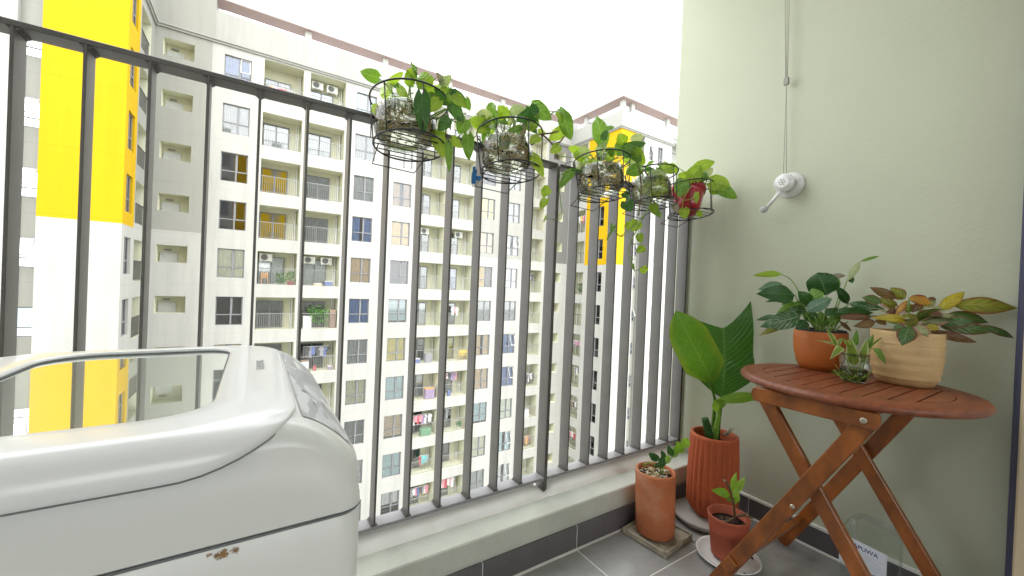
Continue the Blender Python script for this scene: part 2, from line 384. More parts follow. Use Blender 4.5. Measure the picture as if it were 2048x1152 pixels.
# the block the balcony belongs to (only its mirror image shows, in the windows opposite)
b = MB()
b.box(-16, -1.62, -3.6, 1.25, GZ, 18); b.box(2.06, 16, -3.6, 1.25, GZ, 18)
b.box(-1.62, 2.06, -3.6, 1.212, GZ, -.12); b.box(-1.62, 2.06, -3.6, 1.25, 2.95, 18)
for x0, x1 in ((-2.7, -1.25), (.05, 3.6)): b.box(x0, x1, 1.0, 1.27, 4.2, 17.9, 1)
for k in range(5):
    b.box(1.3, 2.5, 1.275, 1.29, 5.2+3.1*k, 6.9+3.1*k, 2); b.box(-4.2, -3.2, 1.25, 1.27, 5.2+3.1*k, 6.9+3.1*k, 2)
tag(b.build('tower_wall', [MT['cream'], MT['yellow'], MT['frame']]), kind='structure')
b = MB(); b.quad((-1.62, -3.6, 2.72), (2.06, -3.6, 2.72), (2.06, 1.25, 2.72), (-1.62, 1.25, 2.72)); b.box(-1.62, 2.06, -3.6, 1.25, 2.725, 2.94)
tag(b.build('ceiling', MT['ceiling']), kind='structure')
b = MB(); b.box(-1.5, 1.9, -3.6, -3.5, -.1, 1.45); b.box(-1.62, -1.5, -3.6, 1.02, -.1, 2.72); b.box(1.9, 2.06, -3.6, .02, -.1, 2.72)  # back wall kept low, shaped to let sky light in from behind
tag(b.build('room_wall', MT['ceiling']), kind='structure')

# -------- facade kit
def wall_mesh(P, us, zs, holes, zone, rec_i):
    m = MB()
    us = sorted(set(round(u, 4) for u in us+[h[0] for h in holes]+[h[1] for h in holes]))
    zs = sorted(set(round(z, 4) for z in zs+[h[2] for h in holes]+[h[3] for h in holes]))
    for a, c in zip(us, us[1:]):
        for d, e in zip(zs, zs[1:]):
            cu, cz = (a+c)/2, (d+e)/2
            if any(h[0] < cu < h[1] and h[2] < cz < h[3] for h in holes): continue
            m.quad(P(a, 0, d), P(c, 0, d), P(c, 0, e), P(a, 0, e), zone(cu, cz))
    for u0_, u1_, z0_, z1_, dep, back in holes:
        i = rec_i if back else zone((u0_+u1_)/2, z0_-.05)
        m.quad(P(u0_, 0, z0_), P(u1_, 0, z0_), P(u1_, dep, z0_), P(u0_, dep, z0_), i)
        m.quad(P(u0_, 0, z1_), P(u1_, 0, z1_), P(u1_, dep, z1_), P(u0_, dep, z1_), i)
        m.quad(P(u0_, 0, z0_), P(u0_, 0, z1_), P(u0_, dep, z1_), P(u0_, dep, z0_), i)
        m.quad(P(u1_, 0, z0_), P(u1_, 0, z1_), P(u1_, dep, z1_), P(u1_, dep, z0_), i)
        if back: m.quad(P(u0_, dep, z0_), P(u1_, dep, z0_), P(u1_, dep, z1_), P(u0_, dep, z1_), i)
    return m
CACHE = {}
def cached(key, fn):
    if key not in CACHE: CACHE[key] = fn()
    return CACHE[key]
def frame_mesh(w, h):
    m = MB(); t = .05; u = w*.56; z = h*.37
    m.box(0, t, 0, .06, 0, h); m.box(w-t, w, 0, .06, 0, h); m.box(t, w-t, 0, .06, 0, t); m.box(t, w-t, 0, .06, h-t, h)
    m.box(u-.045, u+.045, -.002, .058, t, h-t); m.box(t, u-.045, 0, .055, z-.03, z+.03); m.box(u+.045, w-t, -.002, .055, z-.04, z+.04)
    m.box(u+.045, u+.075, -.001, .05, z+.04, h-t); m.box(w-t-.03, w-t, -.001, .05, z+.04, h-t)
    return m.mesh('window', MT['frame'])
def pane_mesh(w, h, x0, x1, z0, z1):
    m = MB(); m.box(x0*w+.03, x1*w-.03, .028, .036, z0*h+.03, z1*h-.03); return m.mesh('pane', MT['pane'])
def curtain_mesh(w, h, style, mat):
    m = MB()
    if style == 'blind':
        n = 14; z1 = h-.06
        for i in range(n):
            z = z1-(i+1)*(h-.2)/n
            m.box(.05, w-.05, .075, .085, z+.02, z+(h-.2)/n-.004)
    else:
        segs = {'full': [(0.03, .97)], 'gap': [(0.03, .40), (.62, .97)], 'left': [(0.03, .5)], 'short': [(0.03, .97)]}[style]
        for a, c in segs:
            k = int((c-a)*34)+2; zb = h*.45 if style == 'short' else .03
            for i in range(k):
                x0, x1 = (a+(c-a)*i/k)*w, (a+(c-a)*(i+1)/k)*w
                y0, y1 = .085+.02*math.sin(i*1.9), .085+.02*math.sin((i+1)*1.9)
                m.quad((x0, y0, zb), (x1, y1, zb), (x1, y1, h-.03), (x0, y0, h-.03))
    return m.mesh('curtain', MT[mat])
PANES = ((0, .56, .37, 1), (0, .56, 0, .37), (.56, 1, .37, 1), (.56, 1, 0, .37))
def add_window(root, org, rot, w, h, style=None, mat='c_wht', opened=False):
    ob = link('window', cached(('f', w, h), lambda: frame_mesh(w, h)), root, org); ob.rotation_euler.z = rot
    for i, p in enumerate(PANES):
        q = link('pane', cached(('p', w, h, i), lambda: pane_mesh(w, h, *p)), ob)
        if opened and i == 2: q.location = (0, -.02, .03); q.rotation_euler.x = -.0
    if opened:                                             # top-hung sash pushed out
        x0, x1, z0, z1 = w*.56+.05, w-.05, h*.37+.04, h-.04
        m = MB(); a = .38
        R = Matrix.Translation((0, -.01, z1)) @ Matrix.Rotation(-a, 4, 'X')
        L = z1-z0
        m.box(x0, x0+.04, -.02, .02, -L, 0, 0, R); m.box(x1-.04, x1, -.02, .02, -L, 0, 0, R)
        m.box(x0+.04, x1-.04, -.02, .02, -L, -L+.05, 0, R); m.box(x0+.04, x1-.04, -.02, .02, -.05, 0, 0, R)
        sash = link('open_sash', m.mesh('open_sash', MT['wframe']), ob)
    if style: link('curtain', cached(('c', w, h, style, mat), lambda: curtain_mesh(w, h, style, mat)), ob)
    return ob
def rail_mesh(w, dark=False):
    m = MB(); h = 1.12
    m.box(0, w, 0, .04, h-.035, h); m.box(0, w, 0.005, .035, .06, .085)
    n = int(w/.12)
    for i in range(1, n): m.box(i*w/n-.008, i*w/n+.008, .012, .028, .085, h-.035)
    return m.mesh('balcony_railing', MT['slat_dark' if dark else 'rail_g'])
def door_mesh(w, h):
    m = MB(); t = .06
    m.box(0, t, 0, .07, 0, h); m.box(w-t, w, 0, .07, 0, h); m.box(t, w-t, 0, .07, h-t, h); m.box(t, w-t, 0, .07, 0, .04)
    m.box(w/2-.04, w/2+.04, -.003, .06, .04, h-t); return m.mesh('balcony_door', MT['frame'])
def door_pane(w, h, i):
    m = MB(); x0, x1 = ((.06, w/2-.04), (w/2+.04, w-.06))[i]; m.box(x0, x1, .03, .04, .04, h-.06); return m.mesh('door_pane', MT['doorpane'])
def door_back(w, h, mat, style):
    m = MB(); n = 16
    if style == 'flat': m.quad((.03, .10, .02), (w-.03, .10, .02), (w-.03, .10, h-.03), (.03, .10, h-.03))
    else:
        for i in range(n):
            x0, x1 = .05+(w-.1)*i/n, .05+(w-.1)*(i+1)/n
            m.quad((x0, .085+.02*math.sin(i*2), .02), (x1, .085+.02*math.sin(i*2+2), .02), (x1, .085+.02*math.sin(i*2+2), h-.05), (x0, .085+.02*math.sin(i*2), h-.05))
    return m.mesh('door_backing', MT[mat])
def ac_mesh():
    m = MB(); m.bbox(0, .78, 0, .28, 0, .52, .02); m.box(.05, .12, .03, .25, -.05, 0); m.box(.66, .73, .03, .25, -.05, 0); return m.mesh('air_conditioner', MT['white'])
def ac_grille():
    m = MB(); R = Matrix.Translation((.30, -.012, .26)) @ Matrix.Rotation(PI/2, 4, 'X')
    for r in (.05, .10, .15, .20): m.tube([R @ Vector((r*math.cos(a*PI/9), r*math.sin(a*PI/9), 0)) for a in range(18)], .008, 4, closed=True)
    m.lathe([(.20, -.008), (.20, -.004)], 20, mat=R); return m.mesh('fan_grille', MT['frame'])
def pipe_mesh(h):
    m = MB(); m.tube([(0, 0, 0), (0, 0, h)], .045, 8, caps=False); m.tube([(-.12, .03, 0), (-.12, .03, h)], .03, 6, caps=False); return m.mesh('drain_pipe', MT['white'])
def add_balcony(root, P, rot, u0_, w, z, h=2.22, dep=1.4, door=(0, .72), back=('dark', 'flat'), acs=(), dark=False, mirror=False):
    """P maps (u, depth, z); rot turns the local x axis along u"""
    dw = round(w*(door[1]-door[0]), 3)
    du = u0_+w*door[0] if not mirror else u0_+w*(1-door[1])
    def place(me, name, u, wd, zz, par=root):
        ob = link(name, me, par, P(u, wd, zz)); ob.rotation_euler.z = rot; return ob
    s = 1
    r = place(cached(('r', w, dark), lambda: rail_mesh(w, dark)), 'balcony_railing', u0_ if rot >= 0 else u0_+w, .06, z)
    dh = 1.92
    dd = place(cached(('d', dw, dh), lambda: door_mesh(dw, dh)), 'balcony_door', du if rot >= 0 else du+dw, dep-.125, z)
    for i in (0, 1): link('door_pane', cached(('dp', dw, dh, i), lambda: door_pane(dw, dh, i)), dd)
    link('door_backing', cached(('db', dw, dh)+back, lambda: door_back(dw, dh, *back)), dd)
    pu = u0_+w-.12 if not mirror else u0_+.25
    place(cached(('pi', h), lambda: pipe_mesh(h-.01)), 'drain_pipe', pu, dep-.14, z+.005)
    for a in acs:
        o = place(cached('ac', ac_mesh), 'air_conditioner', u0_+a, dep-.45, z+h-.62); link('fan_grille', cached('acg', ac_grille), o)

ZT = lambda k: 1.62+3.1*k+H                   # window head of storey k, top storey k = 4
KS = range(4, -10, -1)
# ---------------------------------------------------------------- long block opposite
Y0 = 31.5
main = thing('apartment_building', 'long cream apartment block opposite with rows of windows and recessed balconies', 'building', (12, Y0+3, GZ))
P = lambda u, w, z: (u, Y0+w, z)
WIN = {'a': (-2.1, 1.44), 'b': (5.93, 1.46), 'c': (8.89, 1.47), 'd': (16.78, 1.45), 'e': (19.6, 1.40)}
BAL = {'p': (.06, 2.33), 'q': (2.82, 2.34), 'r': (11.08, 2.25), 's': (13.85, 2.25), 't': (21.72, 2.22)}
holes = []
for k in KS:
    zt = ZT(k)
    for u, w in WIN.values(): holes.append((u, u+w, zt-1.86, zt, .2, False))
    top = zt+.42 if k == 4 else zt
    for u, w in BAL.values(): holes.append((u, u+w, zt-2.22, top, 1.4, True))
    holes.append((-5.06, -3.6, zt-1.06, zt-.03, .9, True))
    holes.append((24.85, 26.35, zt-1.06, zt-.12, 1.2, True))
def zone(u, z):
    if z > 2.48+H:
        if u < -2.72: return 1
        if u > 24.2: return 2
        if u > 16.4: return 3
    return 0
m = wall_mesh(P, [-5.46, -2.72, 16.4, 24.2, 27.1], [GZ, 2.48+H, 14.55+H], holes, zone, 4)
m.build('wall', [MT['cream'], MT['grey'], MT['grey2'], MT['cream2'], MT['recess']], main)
m = MB()
m.box(-5.46, 27.1, Y0+3.2, Y0+3.4, GZ, 14.5+H)
for k in KS: m.box(-5.46, 27.1, Y0+1.75, Y0+3.2, ZT(k)-2.6, ZT(k)-2.4)
for k in KS:
    for u in (-2.65, -.2, 5.4, 8.2, 10.8, 16.3, 19.0, 21.5, 24.4): m.box(u, u+.1, Y0+.25, Y0+3.2, ZT(k)-2.4, ZT(k)+.49)
m.build('interior_partition', MT['dark'], main)
# cornice, parapet, roof canopy
m = MB()
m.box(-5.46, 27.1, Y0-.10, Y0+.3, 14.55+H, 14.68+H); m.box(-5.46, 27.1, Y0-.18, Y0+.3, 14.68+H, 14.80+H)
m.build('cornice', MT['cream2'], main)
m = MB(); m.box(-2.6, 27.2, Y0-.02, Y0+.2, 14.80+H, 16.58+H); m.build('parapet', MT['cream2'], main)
m = MB(); m.box(-5.46, -2.6, Y0-.03, Y0+5, 14.80+H, 24+H); m.build('stair_tower', MT['grey'], main)
m = MB(); m.box(-2.6, 27.1, Y0+.2, Y0+8, 15.2+H, 15.4+H); m.build('roof', MT['roof'], main)
m = MB(); m.box(-2.6, 27.6, Y0-.05, Y0+1.15, 17.33+H, 17.36+H, 0); m.box(-2.6, 27.6, Y0-.08, Y0+1.15, 17.362+H, 17.47+H, 1)
m.build('roof_canopy', [MT['pink'], MT['roof']], main)
for px, py in ((618, 65), (773, 125), (902, 170), (1009.5, 206), (1080, 232)):
    c = at(px, py, Y0); m = MB(); m.box(c.x-.2, c.x+.2, Y0+.22, Y0+.55, 15.4+H, 17.33+H); m.build('canopy_post', MT['cream'], main)
for px, h1 in ((1187, 7.2), (1102, 3.2)):
    c = at(px, 228, 37); m = MB(); m.tube([(c.x, 37, 15.4+H), (c.x, 37, c.z+h1)], [.05, .02], 6); m.tube([(c.x-.3, 37, c.z+h1*.8), (c.x+.3, 37, c.z+h1*.8)], .015, 4)
    m.build('antenna', MT['frame'], main)
for c, w in (((28.2, 38.5), 1.6), ((34.2, 38.5), 2.1)):
    m = MB(); m.box(c[0]-w, c[0]+w, c[1]-w, c[1]+w, 15.4+H, 20.3+H)
    m.lathe([(w*1.55, 20.3+H), (.1, 21.5+H)], 4, c); m.build('roof_hut', MT['cream2'], main)

SA = {4: ('full', 'c_blue'), 3: ('full', 'c_grey'), 2: None, 1: None, 0: ('full', 'c_crm'), -1: None, -2: ('gap', 'c_yel'), -3: ('full', 'c_grey')}
SB = {4: ('full', 'c_ltblue'), 3: ('full', 'c_grey'), 2: ('full', 'c_grey'), 1: ('gap', 'c_blue'), 0: ('full', 'c_tan'), -1: ('full', 'c_blue'), -2: ('full', 'c_grey'), -3: ('full', 'c_crm'), -4: ('full', 'c_grey'), -5: ('full', 'c_wht')}
SC = {3: ('full', 'c_crm'), 2: ('gap', 'c_brown'), 1: ('full', 'c_orange'), 0: None, -1: ('blind', 'c_ltblue'), -2: ('full', 'c_yel'), -3: ('full', 'c_ltblue'), -4: ('blind', 'c_tan'), -5: ('full', 'c_ltblue'), -6: ('short', 'c_wht')}
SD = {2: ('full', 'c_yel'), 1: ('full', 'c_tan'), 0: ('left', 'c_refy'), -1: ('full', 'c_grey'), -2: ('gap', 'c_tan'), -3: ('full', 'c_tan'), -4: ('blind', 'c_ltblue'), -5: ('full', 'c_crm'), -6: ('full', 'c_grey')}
SE = {2: ('full', 'c_grey'), 1: ('gap', 'c_wht'), 0: ('full', 'c_wht'), -1: ('full', 'c_grey'), -2: ('full', 'c_blue'), -3: ('full', 'c_blue'), -4: ('full', 'c_greenw'), -5: ('gap', 'c_ltblue'), -6: ('gap', 'c_wht')}
OPEN = {('e', -2), ('e', -3), ('e', -5), ('e', -6), ('a', 4), ('e', 1)}
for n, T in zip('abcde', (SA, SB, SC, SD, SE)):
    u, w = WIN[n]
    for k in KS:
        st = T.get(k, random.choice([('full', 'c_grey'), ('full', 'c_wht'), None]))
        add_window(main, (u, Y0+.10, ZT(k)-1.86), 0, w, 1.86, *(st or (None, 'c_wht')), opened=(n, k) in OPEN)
BK = {('p', 2): ('c_refy', 'flat'), ('p', 1): ('c_refy', 'flat'), ('p', 0): ('c_wht', 'w'), ('q', 0): ('c_wht', 'w'), ('q', 2): ('c_dgrey', 'flat'), ('r', -1): ('c_wht', 'w'), ('s', 0): ('c_blue', 'w'),  # flat yellow backings paint in the reflection of a yellow wall
      ('r', -3): ('c_wht', 'w'), ('p', 3): ('c_grey', 'flat'), ('q', 3): ('c_grey', 'flat'), ('s', -2): ('c_yel', 'w'), ('q', 4): ('c_ltblue', 'w'), ('s', 2): ('c_grey', 'flat'), ('r', 2): ('c_dgrey', 'flat')}
AC = {('q', 4): (.15, 1.15), ('p', 0): (.1,), ('q', 0): (.05, 1.2), ('r', 1): (.5,), ('s', 1): (.9,), ('t', -1): (.6,)}
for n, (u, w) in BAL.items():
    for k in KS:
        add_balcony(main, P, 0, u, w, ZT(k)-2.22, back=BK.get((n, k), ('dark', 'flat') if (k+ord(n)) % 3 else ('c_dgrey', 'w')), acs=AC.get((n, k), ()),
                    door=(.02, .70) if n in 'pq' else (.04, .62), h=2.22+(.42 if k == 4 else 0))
for k in KS:                                      # stair lobbies: door and exit light inside the openings
    z = ZT(k)-1.06
    m = MB(); m.box(-5.0, -4.15, Y0+.80, Y0+.86, z+.005, z+.62); m.build('lobby_door', MT['c_grey'], main)
    m = MB(); m.box(-4.80, -4.45, Y0+.80, Y0+.88, z+.74, z+.82); m.build('exit_light', MT['frame'], main)
    m = MB(); m.box(25.7, 26.3, Y0+1.10, Y0+1.17, z+.005, z+.9); m.build('lobby_door', MT['dark'], main)

# ---------------------------------------------------------------- yellow tower, left
YT = 26.15
tow = thing('apartment_building', 'near tower at the left with a bright yellow painted bay above white walls', 'building', (-8, YT+2, GZ))
P1 = lambda u, w, z: (u, YT+w, z)
m = wall_mesh(P1, [-8.22, -5.45], [GZ, 2.2+H, 24+H], [], lambda u, z: 1 if z > 2.2+H else 0, 0); m.build('wall', [MT['cream'], MT['yellow']], tow)
hs = [(26.62, 27.78, ZT(k)-1.86, ZT(k), .2, False) for k in range(7, -10, -1)]
P2 = lambda u, w, z: (-5.45-w, u, z)
hs2 = hs+[(28.45, 30.65, ZT(k)-2.22, ZT(k), 1.4, True) for k in KS]
def z2(u, z):
    if z > 2.2+H and u < 28.25: return 1
    return 2 if (z > 2.48+H) else 0
m = wall_mesh(P2, [YT, 28.25, 31.5], [GZ, 2.2+H, 2.48+H, 14.55+H], [h for h in hs2 if h[3] < 14.55+H], z2, 3)
m.build('side_wall', [MT['cream'], MT['yellow'], MT['grey'], MT['recess']], tow)
m = wall_mesh(P2, [YT, 28.25, 31.5], [14.55+H, 24+H], [h for h in hs if h[2] > 14.6+H], z2, 3)
m.build('side_wall', [MT['cream'], MT['yellow'], MT['grey'], MT['recess']], tow)
m = MB(); m.box(-5.45, -5.35, 28.3, 31.4, 14.55+H, 14.68+H); m.box(-5.45, -5.27, 28.3, 31.3, 14.68+H, 14.80+H); m.build('cornice', MT['cream2'], tow)
for k in range(7, -10, -1):
    o_ = add_window(tow, (-5.55, 26.62, ZT(k)-1.86), PI/2, 1.16, 1.86, 'full' if k % 2 else None, 'c_wht' if k % 3 else 'c_grey')
for k in KS: add_balcony(tow, P2, PI/2, 28.45, 2.2, ZT(k)-2.22, dark=True, back=('c_dgrey', 'flat'))
m = MB(); m.box(-8.3, -7.2, YT+.9, YT+3, GZ, 24+H); m.box(-7.0, -6.9, YT+.3, 31.5, GZ, 24+H); m.build('interior_partition', MT['dark'], tow)
# recessed grey strip with small windows, then the white bay
m = wall_mesh(lambda u, w, z: (u, YT+.3+w, z), [-8.95, -8.22], [GZ, 24+H], [(-8.88, -8.27, ZT(k)-1.7, ZT(k)-.36, .15, False) for k in range(7, -10, -1)], lambda u, z: 0, 0)
m.quad((-8.95, YT, GZ), (-8.95, YT+.3, GZ), (-8.95, YT+.3, 24+H), (-8.95, YT, 24+H), 1); m.quad((-8.22, YT, GZ), (-8.22, YT+.3, GZ), (-8.22, YT+.3, 24+H), (-8.22, YT, 24+H))
m.build('recessed_wall', [MT['grey'], MT['cream']], tow)
for k in range(7, -10, -1):
    f = MB(); w, h, t = .61, 1.34, .05; z = .42
    f.box(0, t, 0, .05, 0, h); f.box(w-t, w, 0, .05, 0, h); f.box(t, w-t, 0, .05, 0, t); f.box(t, w-t, 0, .05, h-t, h); f.box(t, w-t, -.001, .05, z-.03, z+.03)
    o_ = link('toilet_window', cached('tw', lambda: f.mesh('toilet_window', MT['frame'])), tow, (-8.88, YT+.33, ZT(k)-1.70))
    q = MB(); q.box(t, w-t, .02, .03, t, z-.03); link('pane', cached('twp', lambda: q.mesh('pane', MT['pane'])), o_)
    if k > -1:
        q = MB(); R = Matrix.Translation((0, -.02, h-.02)) @ Matrix.Rotation(-.42, 4, 'X'); L = h-z-.05
        q.box(.03, .08, -.02, .02, -L, 0, 0, R); q.box(w-.08, w-.03, -.02, .02, -L, 0, 0, R); q.box(.08, w-.08, -.02, .02, -.05, 0, 0, R); q.box(.08, w-.08, -.02, .02, -L, -L+.05, 0, R)
        q.box(.08, w-.08, -.006, .006, -L+.05, -.05, 1, R)
        link('open_sash', cached('tws', lambda: q.mesh('open_sash', [MT['rail_g'], MT['pane']])), o_)
    else:
        q = MB(); q.box(t, w-t, .02, .03, z+.03, h-t); link('pane', cached('twp2', lambda: q.mesh('pane', [MT['c_ltblue']])), o_)
m = wall_mesh(P1, [-16, -8.95], [GZ, 24+H], [], lambda u, z: 0, 0); m.build('wall', MT['cream'], tow)

# ---------------------------------------------------------------- right wing
XW, YC = 27.1, 24.75
wing = thing('apartment_building', 'far right wing with a yellow painted corner joining the long cream block', 'building', (31, 29, GZ))
P3 = lambda u, w, z: (XW+w, u, z)
hw = []
for k in KS:
    hw += [(28.98, 31.05, ZT(k)-2.22, ZT(k)+(.42 if k == 4 else 0), 1.4, True), (26.48, 27.86, ZT(k)-1.86, ZT(k), .2, False)]
m = wall_mesh(P3, [YC, 28.85, 31.5], [GZ, 2.3+H, 14.55+H], hw, lambda u, z: 1 if (u < 28.85 and z > 2.3+H) else 0, 2)
m.build('side_wall', [MT['cream'], MT['yellow'], MT['recess']], wing)
m = MB(); m.box(XW+1.6, XW+1.8, YC+.2, 31.4, GZ, 14.5+H)
for k in KS: m.box(XW+.22, XW+1.6, 26.2, 28.1, ZT(k)-2.5, ZT(k)-2.4)
m.box(XW+.25, XW+1.6, 26.1, 26.2, GZ, 14.5+H); m.box(XW+.25, XW+1.6, 28.1, 28.2, GZ, 14.5+H)
m.build('interior_partition', MT['dark'], wing)
SW = {4: ('full', 'c_ltblue'), 3: ('full', 'c_grey'), 2: ('gap', 'c_blue'), 1: ('gap', 'c_wht'), 0: ('full', 'c_blue'), -1: None, -2: ('full', 'c_ltblue'), -3: ('full', 'c_ltblue'), -4: ('full', 'c_grey'), -5: ('full', 'c_ltblue')}
for k in KS:
    st = SW.get(k, ('full', 'c_wht')); add_window(wing, (XW+.10, 27.86, ZT(k)-1.86), -PI/2, 1.38, 1.86, *(st or (None, 'c_wht')))
    add_balcony(wing, P3, -PI/2, 28.98, 2.07, ZT(k)-2.22, door=(.0, .5), back=('c_dgrey', 'flat'), dark=True, h=2.22+(.42 if k == 4 else 0))
def zf(u, z): return 1 if (u < 29.3 and z > 2.3+H) else 0
hf = [(31.0, 31.55, ZT(k)-1.5, ZT(k)-.2, .2, False) for k in KS]+[(32.25, 33.0, ZT(k)-1.86, ZT(k), .2, False) for k in KS]
hf += [(29.42, 30.25, GZ+1, 14.5+H, .35, True)]
m = wall_mesh(lambda u, w, z: (u, YC+w, z), [XW, 29.3, 34.4], [GZ, 2.3+H, 14.55+H], hf, zf, 2); m.build('front_wall', [MT['cream'], MT['yellow'], MT['grey']], wing)
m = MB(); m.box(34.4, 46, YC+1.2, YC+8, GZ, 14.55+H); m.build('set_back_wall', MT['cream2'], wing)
m = MB(); m.box(30.4, 34.3, YC+.6, YC+.7, GZ, 14.5+H); m.build('interior_partition', MT['dark'], wing)
for k in KS:
    add_window(wing, (31.0, YC+.1, ZT(k)-1.5), 0, .55, 1.3, 'full', 'c_ltblue', opened=k % 2 == 0)
    add_window(wing, (32.25, YC+.1, ZT(k)-1.86), 0, .75, 1.86, 'full', 'c_blue' if k % 2 else 'c_ltblue')
    add_window(wing, (29.55, YC+.28, ZT(k)-1.4), 0, .55, 1.1, 'full', 'c_wht', opened=k in (-1, 1))
m = MB()
for d, z0_, z1_ in ((.10, 14.55, 14.68), (.18, 14.68, 14.80)):
    m.box(XW-d, XW+.2, YC-d, 31.3, z0_+H, z1_+H); m.box(XW+.2, 34.6, YC-d, YC+.2, z0_+H, z1_+H); m.box(34.6, 46, YC+1.1, YC+1.4, z0_+H, z1_+H)
m.build('cornice', MT['cream2'], wing)
m = MB(); m.box(XW-.02, XW+.2, YC-.02, 31.4, 14.80+H, 16.2+H); m.box(XW+.2, 34.5, YC-.02, YC+.2, 14.80+H, 16.2+H); m.box(34.5, 46, YC+1.1, YC+1.3, 14.80+H, 16.2+H)
m.build('parapet', MT['cream2'], wing)
m = MB(); m.box(XW+.2, 46, YC+.2, 34, 15.1+H, 15.3+H); m.build('roof', MT['roof'], wing)
m = MB(); m.box(XW-.3, XW+1.0, YC-.3, 31.38, 17.2+H, 17.23+H, 0); m.box(XW+1.0, 46, YC-.3, YC+.9, 17.2+H, 17.23+H, 0)
m.box(XW-.33, XW+1.0, YC-.33, 31.38, 17.232+H, 17.36+H, 1); m.box(XW+1.0, 46, YC-.33, YC+.9, 17.232+H, 17.36+H, 1)
m.build('roof_canopy', [MT['pink'], MT['roof']], wing)
for x, y in ((XW+.1, YC+.1), (XW+1.3, YC+.1), (33.6, YC+.1), (XW+.1, 29.5), (38, YC+1.3)):
    m = MB(); m.box(x, x+.4, y, y+.35, 16.2+H, 17.2+H); m.build('canopy_post', MT['cream'], wing)

# ================================================================== BALCONY SHELL
WX = 1.76                                     # inner face of the end wall
KY = 1.03                                     # inner face of the kerb
def tile_mesh(w, d, t=.0075, b=.0016):
    m = MB(); m.bbox(b, w-b, b, d-b, 0, t, .0015); return m
m = MB(); m.box(-1.5, WX, -3.6, KY+.05, -.12, -.0016); fl = tag(m.build('floor', MT['grout']), kind='structure')
TS = .40
tm = cached('tile', lambda: tile_mesh(TS, TS).mesh('floor_tile', MT['tile']))
for i in range(-5, 5):
    for j in range(-9, 4):
        x, y = .98-TS+i*TS+TS, .805+(j-2)*TS
        if x < -1.5 or x > WX: continue
        x1 = min(x+TS, WX-.012); y1 = min(y+TS, KY-.012)
        if x1-x < .03 or y1-y < .03: continue
        if x1-x > TS-.001 and y1-y > TS-.001: ob = link('floor_tile', tm, fl, (x, y, -.008))
        else:
            q = tile_mesh(x1-x, y1-y); ob = link('floor_tile', q.mesh('floor_tile', MT['tile']), fl, (x, y, -.008))
# end wall, with its skirting
ew = thing('end_wall', 'pale sage green painted wall closing the balcony behind the folding table', 'wall', (WX+.12, .6, 0))
m = MB(); n = 24
m.box(WX, WX+.28, .02, 1.243, -.1, 2.72)
m.build('wall', MT['sage'], ew)
sk = MB()
for y0_, y1_ in ((KY-.02, .82), (.82, .42), (.42, .15)):
    q = MB(); q.bbox(WX-.010, WX-.0005, y1_+.0015, y0_-.0015, .004, .078, .001); q.build('skirting_tile', MT['skirt'], ew)
q = MB(); q.box(WX-.013, WX-.0005, .15, KY-.014, .079, .088); q.build('skirting_trim', MT['coping'], ew)
q = MB(); q.box(WX-.0086, WX-.0002, .15, KY-.025, .005, .077); q.build('joint_filler', MT['grout'], ew)
q = MB(); q.tube([(WX-.012, .15, .001), (WX-.012, KY-.02, .001)], .006, 6); q.build('grout_bead', MT['grout'], ew)
# kerb with rounded white coping
kb = thing('balcony_kerb', 'low painted kerb with a rounded white coping below the metal railing', 'kerb', (0, 1.2, 0))
m = MB(); m.bbox(-1.5, WX-.001, KY, 1.212, -.05, .155, .004); m.build('kerb_body', MT['sage_ledge'], kb)
m = MB(); nx = 90
xs = [-1.5+(WX-.002+1.5)*i/nx for i in range(nx+1)]
prof = [(1.118, .1545), (1.122, .163), (1.131, .174), (1.143, .182), (1.158, .187), (1.175, .188), (1.19, .184), (1.204, .174), (1.212, .160), (1.214, .10)]
for i, x in enumerate(xs):
    for j, (y, z) in enumerate(prof):
        w = .0016*math.sin(x*5+j*.4)+.0006*math.sin(x*23)
        if z > .1546: z = .1546+(z-.1546)*(1-.92*math.exp(-((x-.925)/.022)**2)-.9*math.exp(-((x-1.75)/.02)**2))
        m.v.append((x, y+(w if j < 5 else 0), z+(w*.5 if 0 < j < 9 else 0)))
for i in range(nx):
    for j in range(len(prof)-1):
        a = i*len(prof)+j; m.smooth.add(len(m.f)); m.f.append((a, a+1, a+1+len(prof), a+len(prof))); m.mi.append(0)
m.build('coping', MT['coping'], kb)
for x0, x1 in ((-1.45, -.62), (-.62, -.22), (-.22, .20), (.20, .60), (.60, .98), (.98, 1.36), (1.36, WX-.014)):
    q = MB(); q.bbox(x0+.0015, x1-.0015, KY-.010, KY-.0005, .004, .083, .001); q.build('skirting_tile', MT['skirt'], kb)
q = MB(); q.box(-1.45, WX-.02, KY-.0086, KY-.0002, .005, .082); q.build('joint_filler', MT['grout'], kb)
q = MB(); q.tube([(-1.45, KY-.011, .001), (WX-.014, KY-.011, .001)], .005, 6); q.build('grout_bead', MT['grout'], kb)
# door jambs at the right
jm = thing('door_frame', 'dark navy balcony door frame upright at the right edge, against the sage wall', 'door frame', (1.72, .1, 0))
m = MB(); m.bbox(1.715, WX-.001, .134, .150, 0, 2.7, .003); m.bbox(1.700, 1.715, .134, .144, 0, 2.7, .002); m.build('frame_post', MT['navyframe'], jm)
m = MB(); m.bbox(1.66, WX-.001, .021, .1335, 0, 2.7, .004); m.build('jamb', MT['creamjamb'], jm)

